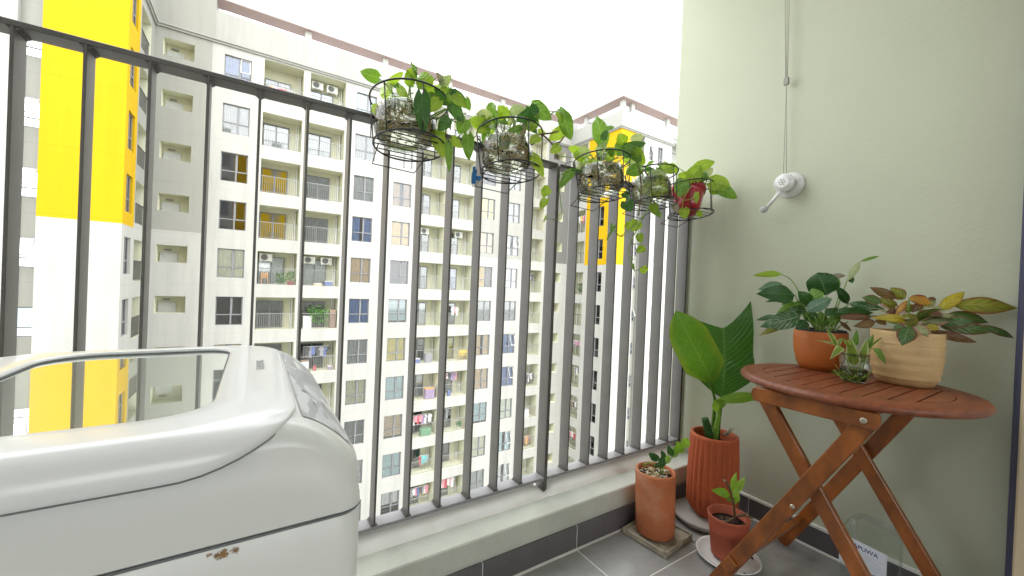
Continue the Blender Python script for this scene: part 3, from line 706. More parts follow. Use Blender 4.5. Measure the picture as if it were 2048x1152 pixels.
# ================================================================== RAILING
RY, RD = 1.15, .052
rl = thing('balcony_railing', 'dark grey metal railing of upright flat bars along the balcony edge', 'railing', (0, RY+.02, .155))
ZB, ZTP = H-.720, H+.463
for x0, x1 in ((-1.62, .930), (.942, WX-.002)):
    m = MB(); m.bbox(x0, x1, RY, RY+RD, ZTP-.012, ZTP, .0015); m.build('top_rail', MT['rail'], rl)
    m = MB(); m.bbox(x0, x1, RY, RY+RD, ZB, ZB+.010, .0015); m.build('bottom_rail', MT['rail_sheen'], rl)
BX = [-1.49, -1.38, -1.27, -1.16, -1.05, -.94, -.83, -.72, -.61, -.50, -.397, -.300, -.202, -.102, -.002, .103, .207, .312, .412, .513, .617, .721, .824, 1.041, 1.153, 1.259, 1.363, 1.468, 1.572, 1.669]
for x in BX:
    m = MB(); m.bbox(x-.0058, x, RY+.0005, RY+RD-.0005, ZB+.010, ZTP-.012, .001)
    for z, s_ in ((ZB+.010, 1), (ZTP-.012, -1)):            # weld fillets
        for k in range(3):
            d = .007*(1-k/3)
            m.box(x-.0058-d, x+d, RY+.003+d*.2, RY+RD-.003, z+s_*.002*k if s_ > 0 else z-.002*(k+1), z+.002*(k+1) if s_ > 0 else z-.002*k)
    m.build('baluster', MT['rail'], rl)
for x, w in ((.938, .014), (WX-.004, .010), (-.72, .014)):
    if x < 0: continue
    m = MB(); m.bbox(x-w, x, RY-.001, RY+RD, .150, ZTP-.0125, .001); m.build('post', MT['rail'], rl)

# ================================================================== WASHING MACHINE
wm = thing('washing_machine', 'white top loading washing machine with a window in its curved lid', 'washing machine', (-.2, .58, 0))
WL, WR, WN, WF = -.47, .088, .363, .80
zt = lambda x: H-.1235-(9.2*(x-.018)**2 if x > .018 else 0)
ZS = H-.204
def ring_section(x, rr, zlow, bulge=.004):
    top = zt(x); pts = []
    for i in range(5): z = zlow+(top-rr-zlow)*i/4; pts.append((WN-bulge*math.sin(PI*min(1, i/4)*.5)*0+.010*(i/4)**2, z))
    y0_ = WN+.010
    for i in range(1, 9):
        a = i/8*PI/2; pts.append((y0_+rr*(1-math.cos(a)), top-rr+rr*math.sin(a)))
    for i in range(1, 7): pts.append((y0_+rr+(WF-rr-y0_-rr)*i/6, top))
    for i in range(1, 5):
        a = i/4*PI/2; pts.append((WF-rr+rr*math.sin(a), top-rr+rr*math.cos(a)))
    pts.append((WF, zlow)); return pts
m = MB(); xs = [WL, WL+.004]+[WL+.004+(0-WL-.004)*i/10 for i in range(1, 11)]+[.0+.0055*i for i in range(1, 15)]+[.080, .0835, .0865, .088]
secs = []
for x in xs:
    e = max(0, (x-.070)/.018); inset = .018*(1-math.sqrt(max(0, 1-e*e))) if e > 0 else 0
    sct = ring_section(x, .024, ZS+.0015)
    secs.append([(x, y+inset*(1 if y < .58 else -1) if (y < WN+.05 or y > WF-.05) else y, z) for y, z in sct])
L_ = len(secs[0])
for sct in secs: m.v += sct
for i in range(len(secs)-1):
    for j in range(L_-1):
        a = i*L_+j; m.smooth.add(len(m.f)); m.f.append((a, a+L_, a+L_+1, a+1)); m.mi.append(0)
m.f.append(tuple(range(L_))); m.mi.append(0); m.f.append(tuple((len(secs)-1)*L_+j for j in range(L_))[::-1]); m.mi.append(0)
m.build('top_cover', MT['wm_white'], wm)
def rrect(x0, x1, y0, y1, rs, n=10, side=10):
    """rounded rectangle; rs = radius at (x1,y0),(x1,y1),(x0,y1),(x0,y0); same point count whatever the size"""
    P_ = []; cs = [(x1-rs[0], y0+rs[0], -PI/2, rs[0]), (x1-rs[1], y1-rs[1], 0, rs[1]), (x0+rs[2], y1-rs[2], PI/2, rs[2]), (x0+rs[3], y0+rs[3], PI, rs[3])]
    for q, (cx, cy, a0, r) in enumerate(cs):
        arc = [(cx+r*math.cos(a0+PI/2*i/n), cy+r*math.sin(a0+PI/2*i/n)) for i in range(n+1)]
        nx_ = cs[(q+1) % 4]; st = (nx_[0]+nx_[3]*math.cos(nx_[2]), nx_[1]+nx_[3]*math.sin(nx_[2])); e = arc[-1]
        P_ += arc+[(e[0]+(st[0]-e[0])*i/side, e[1]+(st[1]-e[1])*i/side) for i in range(1, side)]
    return P_
m = MB(); pl = rrect(WL, WR, WN+.001, WF-.001, (.020, .02, .02, .02), 6, 2)
rows = [(0, .03), (0, ZS-.004), (.003, ZS-.0005)]
for ins, z in rows:
    for x, y in pl: m.v.append((x*(1-ins*0)+(ins if x < -.2 else -ins), y+(ins if y < .58 else -ins), z))
nn = len(pl)
for i in range(len(rows)-1):
    for j in range(nn): m.smooth.add(len(m.f)); m.f.append((i*nn+j, i*nn+(j+1) % nn, (i+1)*nn+(j+1) % nn, (i+1)*nn+j)); m.mi.append(0)
m.f.append(tuple(2*nn+j for j in range(nn))); m.mi.append(0); m.f.append(tuple(range(nn))[::-1]); m.mi.append(0)
cab = m.build('cabinet', MT['wm_white'], wm)
for x, y in ((WL+.05, WN+.05), (WR-.05, WN+.05), (WL+.05, WF-.05), (WR-.05, WF-.05)):
    m = MB(); m.lathe([(.02, 0), (.022, .03)], 14, (x, y)); m.build('foot', MT['c_dgrey'], wm)
# rust along the seam
rust = bpy.data.materials.new('rust_stain'); rust.use_nodes = True; t = rust.node_tree; b_ = t.nodes['Principled BSDF']
nz = noise(t, 90, 6, .7); t.links.new(ramp(t, nz, [(.3, (.10, .035, .01)), (.7, (.42, .24, .08))]), b_.inputs['Base Color']); b_.inputs['Roughness'].default_value = .9
tc = N(t, 'ShaderNodeTexCoord'); uvm = N(t, 'ShaderNodeUVMap'); sx = N(t, 'ShaderNodeSeparateXYZ'); t.links.new(uvm.outputs[0], sx.inputs[0])
tr = N(t, 'ShaderNodeBsdfTransparent'); ms = N(t, 'ShaderNodeMixShader'); ad = N(t, 'ShaderNodeMath', operation='ADD'); t.links.new(sx.outputs[0], ad.inputs[0])
nq = N(t, 'ShaderNodeMath', operation='MULTIPLY_ADD'); nq.inputs[1].default_value = 2.2; nq.inputs[2].default_value = -1.1; t.links.new(noise(t, 120, 5, .7), nq.inputs[0]); t.links.new(nq.outputs[0], ad.inputs[1])
t.links.new(ramp(t, ad.outputs[0], [(.42, (0,)), (.66, (1,))]), ms.inputs[0]); t.links.new(tr.outputs[0], ms.inputs[1]); t.links.new(b_.outputs[0], ms.inputs[2]); t.links.new(ms.outputs[0], t.nodes['Material Output'].inputs[0])
def stain(cx, cz, rx, rz, power=1.0):
    me = bpy.data.meshes.new('rust_stain'); V = [(cx, WN-.0004, cz)]; n_ = 24; Fc = []; 
    for i in range(n_): a = 2*PI*i/n_; V.append((cx+rx*math.cos(a), WN-.0004, cz+rz*math.sin(a)))
    for i in range(n_): Fc.append((0, 1+i, 1+(i+1) % n_))
    me.from_pydata(V, [], Fc); uv = me.uv_layers.new(name='UVMap')
    for lp in me.loops: uv.data[lp.index].uv = (power if lp.vertex_index == 0 else 0, 0)
    me.materials.append(rust); link('rust_stain', me, wm)
c = at(471, 1100, WN); stain(c.x, c.z, .0055, .0055, 1.1)
c = at(418, 1110, WN); stain(c.x, c.z, .0035, .0025, .95)
c = at(445, 1106, WN); stain(c.x, c.z, .016, .0065, .58)
# lid ring with its window
LT = H-.1155
outer = rrect(-.285, .036, .350, .792, (.075, .060, .05, .05)); inner = rrect(-.222, -.028, .408, .760, (.050, .036, .055, .055))
def off(o, i, t_): return [(a[0]+(b_[0]-a[0])*t_, a[1]+(b_[1]-a[1])*t_) for a, b_ in zip(o, i)]
def zlow(x, y):
    if y < .43:
        s_ = max(0, min(1, (x+.045)/.078)); return H-.1465+.021*s_**1.6
    return H-.1255
m = MB(); NR = len(outer)
def lid_ring(pts, zf_): m.v.extend((x, y, zf_(x, y)) for x, y in pts)
lid_ring(off(outer, inner, .03), lambda x, y: zlow(x, y)+.0002)
lid_ring(outer, lambda x, y: zlow(x, y)+.003)
for i in range(1, 8):
    a = i/7*PI/2; lid_ring(off(outer, inner, .42*(1-math.cos(a))), lambda x, y: zlow(x, y)+.003+(LT-zlow(x, y)-.003)*math.sin(a))
lid_ring(off(outer, inner, .75), lambda x, y: LT+.0006)
lid_ring(off(outer, inner, .95), lambda x, y: LT+.0002)
lid_ring(inner, lambda x, y: LT-.0015)
lid_ring(off(inner, outer, -.01), lambda x, y: LT-.0065)
nrw = len(m.v)//NR
for i in range(nrw-1):
    for j in range(NR): m.smooth.add(len(m.f)); m.f.append((i*NR+j, i*NR+(j+1) % NR, (i+1)*NR+(j+1) % NR, (i+1)*NR+j)); m.mi.append(0)
lid = m.build('lid', MT['wm_lid'], wm)
gm = bpy.data.materials.new('lid_mirror_glass'); gm.use_nodes = True; t = gm.node_tree; b_ = t.nodes['Principled BSDF']
b_.inputs['Base Color'].default_value = (.33, .37, .34, 1); b_.inputs['Roughness'].default_value = .25
gg = N(t, 'ShaderNodeBsdfGlossy'); gg.inputs['Roughness'].default_value = .012; gg.inputs[0].default_value = (.93, .97, .93, 1)
ms = N(t, 'ShaderNodeMixShader'); ms.inputs[0].default_value = .72; t.links.new(b_.outputs[0], ms.inputs[1]); t.links.new(gg.outputs[0], ms.inputs[2]); t.links.new(ms.outputs[0], t.nodes['Material Output'].inputs[0])
sm_ = MB(); sm_.tube([(x, y, zlow(x, y)) for x, y in off(outer, inner, .03)], .0008, 5, closed=True); sm_.build('lid_seam', MT['c_dgrey'], wm)
sm_ = MB(); sm_.tube([(x, y, ZS-.0012) for x, y in rrect(WL+.001, WR-.0008, WN+.0012, WF-.001, (.0195, .02, .02, .02), 6, 2)], .0012, 5, closed=True); sm_.build('body_seam', MT['c_dgrey'], wm)
m = MB(); gi = off(inner, outer, -.012); m.v += [(x, y, LT-.0050) for x, y in gi]+[(x, y, LT-.0075) for x, y in gi]
m.f.append(tuple(range(NR))); m.mi.append(0); m.f.append(tuple(range(NR, 2*NR))[::-1]); m.mi.append(0)
m.build('lid_glass', gm, lid)
gk = MB(); gk.tube([(x, y, LT-.0045) for x, y in off(inner, outer, -.012)], .0016, 6, closed=True); gk.build('lid_seal', MT['c_dgrey'], lid)
R = Matrix.Translation((.009, .60, LT+.0010)) @ Matrix.Rotation(PI/2, 4, 'Z') @ Matrix.Rotation(math.radians(0), 4, 'X')
text_mesh('maker_lettering', 'SAMSUNG', .0125, .0003, MT['c_grey'], lid, R)
# control sheet on the sloping front edge; its grey patches are painted reflections
pmn = bpy.data.materials.new('control_sheet'); pmn.use_nodes = True; t = pmn.node_tree; b_ = t.nodes['Principled BSDF']
tc = N(t, 'ShaderNodeTexCoord'); mp = N(t, 'ShaderNodeMapping'); mp.inputs['Scale'].default_value = (60, 15, 1); mp.inputs['Rotation'].default_value = (0, 0, .6); t.links.new(tc.outputs['Object'], mp.inputs[0])
vo = N(t, 'ShaderNodeTexVoronoi'); vo.distance = 'MANHATTAN'; vo.inputs['Scale'].default_value = 1.1; t.links.new(mp.outputs[0], vo.inputs['Vector'])
cr = ramp(t, vo.outputs['Color'], [(.2, (.36, .37, .39)), (.5, (.55, .56, .58)), (.8, (.70, .70, .70))]); 
t.links.new(cr, b_.inputs['Base Color']); b_.inputs['Roughness'].default_value = .35; b_.inputs['Coat Weight'].default_value = .15
t.nodes[cr.node.name].color_ramp.interpolation = 'CONSTANT'
bp = N(t, 'ShaderNodeBump'); bp.inputs['Strength'].default_value = .10; bp.inputs['Distance'].default_value = .001; t.links.new(noise(t, 60, 4, stretch=(1, .3, 1)), bp.inputs['Height']); t.links.new(bp.outputs[0], b_.inputs['Normal'])
m = MB(); ys = [.405+(.765-.405)*i/8 for i in range(9)]; xx = [.040+.0049*i for i in range(10)]
for y in ys:
    for x in xx: m.v.append((x, y, zt(x)+.0009))
for i in range(8):
    for j in range(9): m.smooth.add(len(m.f)); m.f.append((i*10+j, i*10+j+1, i*10+j+11, i*10+j+10)); m.mi.append(0)
sheet = m.build('control_sheet', pmn, wm)
sl_ = math.atan2(zt(.07)-zt(.05), .02)
for (x, y, w_, h_, a_) in ((.052, .52, .010, .016, .3), (.045, .58, .006, .010, .8)):
    m = MB(); R = Matrix.Translation((x, y, zt(x)+.0016)) @ Matrix.Rotation(-sl_, 4, 'Y') @ Matrix.Rotation(a_, 4, 'Z')
    m.v = [tuple(R @ Vector(p)) for p in ((-w_/2, -h_/2, 0), (w_/2, -h_/2, 0), (0, h_/2, 0))]; m.f = [(0, 1, 2)]; m.mi = [0]; m.build('dark_marking', MT['c_grey'], sheet)
for (x, y, tx) in ((.058, .47, 'Wobble 7.2'), (.066, .45, 'Air Turbo'), (.071, .50, 'FUZZY')):
    R = Matrix.Translation((x, y, zt(x)+.0016)) @ Matrix.Rotation(-sl_, 4, 'Y') @ Matrix.Rotation(PI/2, 4, 'Z')
    if tx: 
        m = MB()
        for i in range(7): m.box(-.012+i*.0036, -.0096+i*.0036, -.0012, .0012-(i % 2)*.0008, 0, .0002, 0, R)
        m.build('small_print', MT['c_grey'], sheet)

# ================================================================== CRANK + CORD ON THE WALL
wn = thing('clothes_airer_crank', 'white round hand crank fixed to the sage wall below a thin cord', 'crank', (WX, .73, H+.44))
RX = lambda x, y, z: Matrix.Translation((x, y, z)) @ Matrix.Rotation(-PI/2, 4, 'Y')
cy_, cz_ = .722, H+.442
m = MB(); m.lathe([(.050, 0), (.050, .006), (.046, .010), (.042, .011), (.040, .016), (.030, .020)], 40, mat=RX(WX-.0005, cy_, cz_)); m.build('base_disc', MT['saucer'], wn)
m = MB(); m.lathe([(.030, .018), (.031, .045), (.034, .047), (.036, .058), (.033, .064), (.026, .066), (.024, .070), (.018, .071)], 40, mat=RX(WX, cy_, cz_)); drum = m.build('drum', MT['saucer'], wn)
m = MB()
for q in range(6):
    a = q*PI/3; m.lathe([(.0032, .0712), (.0032, .0722)], 8, mat=RX(WX, cy_+.010*math.cos(a), cz_+.010*math.sin(a)))
m.lathe([(.004, .0712), (.004, .0722)], 10, mat=RX(WX, cy_, cz_)); m.build('cap_ornament', MT['cord'], drum)
kx = WX-.056; tip = atX(1530, 420, kx)
m = MB(); a0 = Vector((kx, cy_+.010, cz_-.030)); b0 = Vector((kx, tip.y-.004, tip.z+.006)); m.tube([a0, (a0+b0)/2, b0], [.0085, .006, .0075], 10); m.build('handle_arm', MT['saucer'], wn)
m = MB(); m.lathe([(.006, 0), (.011, .006), (.013, .016), (.011, .024), (.004, .028)], 18, mat=Matrix.Translation((kx+.004, tip.y, tip.z)) @ Matrix.Rotation(-PI/2, 4, 'Y')); m.build('handle_knob', MT['c_grey'], wn)
cdt = thing('airer_cord', 'thin steel cords hanging down the sage wall with a small grey stopper', 'cord', (WX-.03, .75, 1.4))
st_ = atX(1573, 163, WX-.03)
m = MB(); m.bbox(st_.x-.006, st_.x+.006, st_.y-.009, st_.y+.009, st_.z-.014, st_.z+.014, .002); m.build('stopper', MT['cord'], cdt)
for px in (1571, 1575, 1579):
    tp = atX(px, -60, WX-.035); tp2 = Vector((tp.x, tp.y, 2.70)); d_ = (tp-st_); k = (2.70-st_.z)/d_.z; e = st_+d_*k
    m = MB(); m.tube([st_+Vector((0, (1575-px)*.0008, 0)), e], .0011, 5); m.build('cord_strand', MT['cord'], cdt)
for px in (1567, 1573):
    e = atX(px, 348, WX-.03); m = MB(); m.tube([st_, e], .0011, 5); m.build('cord_strand', MT['cord'], cdt)

# ================================================================== LEAVES
def A(z, x, y):                                # zoomed detail of the photo -> its own pixels
    ox, oy, s_ = z; return ox+x/s_, oy+y/s_
ZA, ZB_, ZC, ZD = (720, 130, 5.236), (860, 200, 5.76), (1080, 220, 5.236), (1240, 300, 4.608)
ZE, ZF, ZG, ZH, ZV = (1490, 500, 5.237), (1680, 560, 4.799), (1310, 600, 3.972), (1230, 820, 3.47), (1060, 380, 6.4)
WK = 1.14
def wf(kind, t):
    if kind == 'heart': return (min(1, (t+.03)/.26))**.5*(1-max(0, (t-.26)/.74)**2.1)**.85
    if kind == 'lance': return math.sin(PI*min(1, t*1.02)**.85)**.85
    if kind == 'strap': return min(1, t*8+.3)*(1-max(0, (t-.35)/.65)**1.6)
    if kind == 'broad': return min(1, (t/.24))**.75*(1-max(0, (t-.55)/.45)**2.6*.98)
    if kind == 'cut': return min(1, (t/.30))**.7*(1-.10*max(0, (t-.5)/.5))
    return math.sin(PI*t)
def leaf(parent, name, base, tip, width, mat, kind='heart', bow=.12, fold=.18, wave=.05, nrm=None, nu=6, nv=9, lobe=.18, twist=0, notch=0, curl=0):
    base, tip = Vector(base), Vector(tip); d = tip-base; L = d.length; d.normalize()
    c = (base+tip)/2; n = (Vector((0, 0, H))-c).normalized() if nrm is None else Vector(nrm).normalized()
    n = (n+Vector((random.uniform(-.25, .25), random.uniform(-.25, .25), random.uniform(-.05, .35)))*(1 if nrm is None else .2)).normalized()
    sd_ = d.cross(n).normalized(); n = sd_.cross(d).normalized()
    V, UV, Fc = [], [], []; ph = random.uniform(0, 6)
    for j in range(nv+1):
        t = j/nv; w = wf(kind, t)*width/2
        for i in range(2*nu+1):
            q = (i-nu)/nu; aq = abs(q)
            al = t*L
            if kind == 'heart': al -= lobe*L*aq**1.6*(1-t)**3
            if notch: al += (t**5)*L*(notch*(aq**1.3)*(1.5 if q > 0 else .35)-notch*.25)
            w_ = w
            off_ = bow*L*4*t*(1-t) - fold*width*.5*aq*(1-aq*.25)*(.4+w/width) + wave*width*math.sin(t*11+ph+q*1.5)*aq - curl*L*t*t
            tw = twist*t
            p = base+d*al+sd_*(q*w_*math.cos(tw))+n*(off_+q*w_*math.sin(tw))
            V.append(tuple(p)); UV.append((q*.5+.5, t))
    k = 2*nu+1
    for j in range(nv):
        for i in range(2*nu): Fc.append((j*k+i, j*k+i+1, (j+1)*k+i+1, (j+1)*k+i))
    me = bpy.data.meshes.new(name); me.from_pydata(V, [], Fc); me.materials.append(MT[mat] if isinstance(mat, str) else mat)
    uv = me.uv_layers.new(name='UVMap')
    for lp in me.loops: uv.data[lp.index].uv = UV[lp.vertex_index]
    for p in me.polygons: p.use_smooth = True
    return link(name, me, parent)
def leaves(parent, z, Y, rows, kind='heart', jit=.025, **kw):
    """rows: base x, y, tip x, y, width (all in the zoomed detail), material, [extra depth base, tip]"""
    for r in rows:
        bx, by, tx, ty, w, mat = r[:6]; dy = r[6] if len(r) > 6 else random.uniform(-jit, jit); dt = r[7] if len(r) > 7 else dy+random.uniform(-jit, jit)
        if isinstance(Y, tuple):
            wd = Y[0]*FW.x+Y[1]*FW.y; b_ = atW(*A(z, bx, by), wd+dy); t_ = atW(*A(z, tx, ty), wd+dt)
            for v_ in (b_, t_): v_.x = min(v_.x, 1.742)
        else: b_ = at(*A(z, bx, by), Y+dy); t_ = at(*A(z, tx, ty), Y+dt)
        c = (b_+t_)/2; wm_ = WK*w/z[2]*(c-Vector((0, 0, H))).dot(FW)/F
        k2 = dict(kw); 
        if len(r) > 8: k2.update(r[8])
        leaf(parent, 'leaf', b_, t_, wm_, mat, k2.pop('kind', kind), **k2)
def stems(parent, z, Y, rows, mat='stem', r=.0018, dys=None, name='stem'):
    for row in rows:
        pts = [atW(*A(z, x, y), Y[0]*FW.x+Y[1]*FW.y) if isinstance(Y, tuple) else at(*A(z, x, y), Y) for x, y in row]
        m = MB(); m.tube(catmull(pts, 4), [r*1.15, r*.8], 6); m.build(name, MT[mat], parent)

# ================================================================== HANGING BASKETS
BK_ = [(.337, .350, 'first wire basket from the left, holding the jar with the biggest pothos leaves'),
       (.660, .342, 'second wire basket from the left, next to the blue clip'),
       (1.067, .339, 'wire basket in front of the yellow painted wing, third from the left'),
       (1.353, .346, 'wire basket with a trailing pothos vine hanging down, fourth from the left'),
       (1.610, .336, 'wire basket holding the red plastic pot beside the sage wall')]
def basket(cx, zb, label):
    t = thing('wire_basket', label, 'basket', (cx, 1.05, H+zb), 'black wire baskets hooked on the railing')
    Rr = .0945; tilt = math.radians(7.5)
    T = Matrix.Translation((cx, 1.145, H+zb)) @ Matrix.Rotation(-tilt, 4, 'X') @ Matrix.Translation((0, -.095, 0))
    m = MB(); m.tube([T @ Vector((Rr*math.cos(a*PI/24), Rr*math.sin(a*PI/24), 0)) for a in range(48)], .0023, 6, closed=True); m.build('base_ring', MT['wire'], t)
    for i in range(-3, 4):
        y = i*.0265; x = math.sqrt(Rr*Rr-y*y)
        m = MB(); m.tube([T @ Vector((-x, y, .001)), T @ Vector((x, y, .001))], .0017, 5); m.build('base_wire', MT['wire'], t)
    hr = .125
    a0 = math.radians(110); pts = []
    for i in range(41):
        a = a0+(2*PI-math.radians(40))*i/40; pts.append(T @ Vector((Rr*1.10*math.cos(a), Rr*1.10*math.sin(a), hr)))
    zt_ = ZTP+.004
    hook = lambda s_: [T @ Vector((s_*.062, .082, hr*.8)), T @ Vector((s_*.064, .078, hr+.005)), Vector((cx+s_*.066, 1.150, zt_+.014)), Vector((cx+s_*.067, 1.175, zt_+.020)), Vector((cx+s_*.068, 1.206, zt_+.006)), Vector((cx+s_*.068, 1.2065, zt_-.05))]
    m = MB(); m.tube(pts, .0026, 6); m.build('top_ring', MT['wire'], t)
    for s_ in (-1, 1): m = MB(); m.tube(catmull(hook(s_), 5), .0019, 6); m.build('hook', MT['wire'], t)
    for a in (25, 155, 215, 270, 325):
        a = math.radians(a); m = MB(); m.tube([T @ Vector((Rr*math.cos(a), Rr*math.sin(a), 0)), T @ Vector((Rr*1.10*math.cos(a), Rr*1.10*math.sin(a), hr))], .0018, 5); m.build('upright', MT['wire'], t)
    m = MB(); zz = H+zb
    m.tube([T @ Vector((-.078, .02, 0)), Vector((cx-.075, 1.145, zz-.026)), Vector((cx+.045, 1.145, zz-.030)), T @ Vector((.06, .035, 0))], .0017, 5); m.build('support_wire', MT['wire'], t)
    return T
def jar(cx, zb, T, R_=.08, h=.125, fill=.088, dense=90, dark=False, label='', seed=1, dx=0):
    rnd = random.Random(seed)
    t = thing('pothos_jar', label, 'plant', (cx, 1.05, H+zb), 'pothos plants growing in glass jars of water')
    TT = T @ Matrix.Translation((dx, 0, .0035))
    m = MB(); k = R_
    outer_ = [(k*.55, 0), (k*.80, .003), (k*.95, .018), (k, .040), (k*1.0, .060), (k*.95, .082), (k*.86, .098), (k*.82, .104), (k*.84, .108), (k*.83, .118), (k*.85, h)]
    m.lathe(outer_, 40, mat=TT, close=False, rf=lambda a, i: 1+.006*math.cos(10*a)); m.f.append(tuple(range(40))[::-1]); m.mi.append(0)
    m.build('jar', MT['jar'], t)
    m = MB(); m.lathe([(k*.50, .004), (k*.90, .016), (k*.955, .040), (k*.955, .060), (k*.91, fill)], 32, mat=TT); m.build('water', MT['jarwater'], t)
    m = MB()
    for i in range(int(dense*.55)):
        a = rnd.uniform(0, 2*PI); r_ = k*.86*math.sqrt(rnd.random()); z = rnd.uniform(.012, fill); p = Vector((r_*math.cos(a), r_*math.sin(a), z)); pts = [p]
        for q in range(5):
            a += rnd.uniform(-.7, .9); p = p+Vector((math.cos(a)*k*.22, math.sin(a)*k*.22, rnd.uniform(-.014, .012)))
            if Vector((p.x, p.y)).length > k*.86: p.x *= .8; p.y *= .8
            p.z = max(.010, min(fill, p.z)); pts.append(p.copy())
        m.tube([TT @ q_ for q_ in catmull(pts, 2)], rnd.uniform(.0007, .0016), 4, caps=False, mi=0 if rnd.random() < .6 else 1)
    tag(m.build('roots', [MT['root'], MT['rootw']], t), kind='stuff')
    for i in range(11):                                     # small fresh leaves crowding the mouth of the jar
        a = rnd.uniform(0, 2*PI); p0 = TT @ Vector((.02*math.cos(a), .02*math.sin(a), .105)); p1 = p0+Vector((math.cos(a)*rnd.uniform(.03, .07), math.sin(a)*rnd.uniform(.02, .05), rnd.uniform(.02, .075)))
        p2 = p1+Vector((math.cos(a)*.045, math.sin(a)*.03, rnd.uniform(-.03, .03))); m = MB(); m.tube(catmull([p0, (p0+p1)/2+Vector((0, 0, .012)), p1], 3), .0013, 5); m.build('stem', MT['stem'], t)
        leaf(t, 'leaf', p1, p2, rnd.uniform(.030, .042), ('lime', 'lime', 'mid', 'pale')[i % 4], 'heart')
    return t, TT
Ts = [basket(*b) for b in BK_]

# ---- first jar
Y = (.337, 1.03)
t, TT = jar(.337, .350, Ts[0], .082, dense=150, label='glass jar of pothos in the leftmost basket, crowded with brown roots', seed=3, dx=-.013)
leaves(t, ZA, Y, [
 (315, 185, 455, 72, 72, 'lime'), (525, 205, 500, 45, 95, 'lime'), (560, 205, 470, 150, 70, 'mid'), (700, 225, 640, 75, 170, 'lime'), (610, 200, 760, 155, 110, 'lime'), (790, 260, 640, 225, 62, 'lime'),
 (850, 215, 958, 105, 90, 'pale'), (870, 200, 800, 70, 60, 'dry'), (340, 230, 235, 190, 45, 'pale'), (345, 190, 470, 275, 60, 'darkl'), (410, 240, 520, 400, 85, 'lime'),
 (470, 385, 285, 345, 70, 'lime'), (205, 470, 110, 455, 105, 'lime'), (650, 310, 665, 735, 150, 'darkl', -.06, -.05), (700, 330, 590, 430, 70, 'pale'), (830, 370, 705, 490, 115, 'lime'),
 (785, 290, 945, 420, 120, 'darkl'), (940, 270, 800, 240, 50, 'lime'), (950, 290, 1110, 455, 105, 'lime'), (960, 280, 1100, 365, 80, 'darkl'), (955, 380, 1085, 615, 125, 'darkl'),
 (940, 250, 930, 440, 60, 'mid'), (1110, 350, 1150, 480, 66, 'mid'), (1110, 575, 1030, 720, 135, 'mid'), (930, 560, 815, 690, 110, 'darkl'), (905, 540, 950, 690, 50, 'dry'),
 (800, 710, 880, 975, 140, 'lime'), (850, 700, 780, 860, 120, 'lime'), (930, 820, 935, 1130, 75, 'mid'), (960, 770, 1075, 865, 92, 'lime'), (1130, 730, 1140, 1000, 115, 'mid')])
stems(t, ZA, Y, [[(440, 520), (460, 400), (345, 300), (320, 190)], [(545, 520), (530, 330), (525, 200)], [(480, 520), (470, 385)], [(370, 520), (345, 400), (335, 260)], [(530, 520), (600, 400), (690, 330)],
 [(560, 520), (700, 440), (790, 290)], [(700, 560), (850, 480), (920, 460), (960, 500)], [(720, 570), (850, 500), (940, 440), (955, 380)], [(430, 500), (500, 330), (560, 290)], [(760, 560), (900, 550), (1010, 600), (1110, 580)],
 [(740, 230), (790, 130)], [(900, 600), (1000, 560), (1110, 500)], [(190, 440), (260, 520)], [(1020, 770), (1060, 720)]])
# ---- second jar
Y = (.660, 1.03)
t, TT = jar(.660, .342, Ts[1], .080, dense=170, label='glass jar of pothos with dense brown roots, in the basket beside the blue clip', seed=5, dx=-.014)
leaves(t, ZB_, Y, [
 (720, 310, 720, 68, 135, 'mid'), (545, 180, 628, 325, 135, 'mid'), (690, 300, 640, 190, 110, 'lime'), (640, 330, 540, 380, 70, 'lime'), (650, 330, 612, 525, 85, 'mid'), (900, 115, 800, 225, 125, 'lime'),
 (760, 195, 900, 285, 90, 'mid'), (940, 130, 1095, 85, 105, 'pale'), (1170, 60, 1400, 235, 175, 'mid'), (1150, 80, 1240, 250, 140, 'darkl'), (1100, 150, 1000, 250, 130, 'darkl'),
 (1120, 250, 1235, 390, 80, 'darkl'), (1095, 275, 1040, 500, 70, 'dry'), (1260, 420, 1145, 505, 105, 'lime'), (1250, 360, 1335, 392, 60, 'lime'), (1180, 640, 1310, 895, 115, 'lime'),
 (1550, 345, 1365, 460, 130, 'lime'), (1480, 130, 1510, 250, 82, 'lime'), (1490, 95, 1615, 215, 62, 'mid'), (1545, 170, 1625, 465, 150, 'mid'), (1490, 530, 1385, 615, 105, 'lime'),
 (1370, 1020, 1280, 1090, 105, 'lime'), (910, 290, 940, 150, 55, 'pale'), (1050, 320, 880, 370, 70, 'mid'), (1230, 260, 1190, 330, 60, 'lime')])
leaves(t, ZV, 1.06, [(200, 5, 170, 95, 92, 'lime'), (205, 110, 130, 250, 95, 'lime'), (215, 325, 175, 420, 26, 'lime')])
stems(t, ZB_, Y, [[(850, 560), (900, 420), (960, 300), (1000, 240)], [(820, 560), (800, 400), (760, 320), (720, 290)], [(870, 560), (980, 360), (1090, 260)], [(790, 560), (850, 330), (870, 220)], [(900, 540), (960, 400), (1080, 300)],
 [(760, 540), (700, 400), (650, 330)], [(1390, 165), (1440, 130), (1490, 110)]])
stems(t, ZB_, Y, [[(1180, 410), (1290, 400), (1400, 500), (1450, 600), (1470, 660)], [(1180, 415), (1300, 392), (1400, 380), (1480, 355)], [(1430, 510), (1500, 480), (1545, 420)]], 'stemb', .0026)
stems(t, ZB_, Y, [[(1470, 640), (1560, 655), (1680, 660)]], 'stem', .0014)
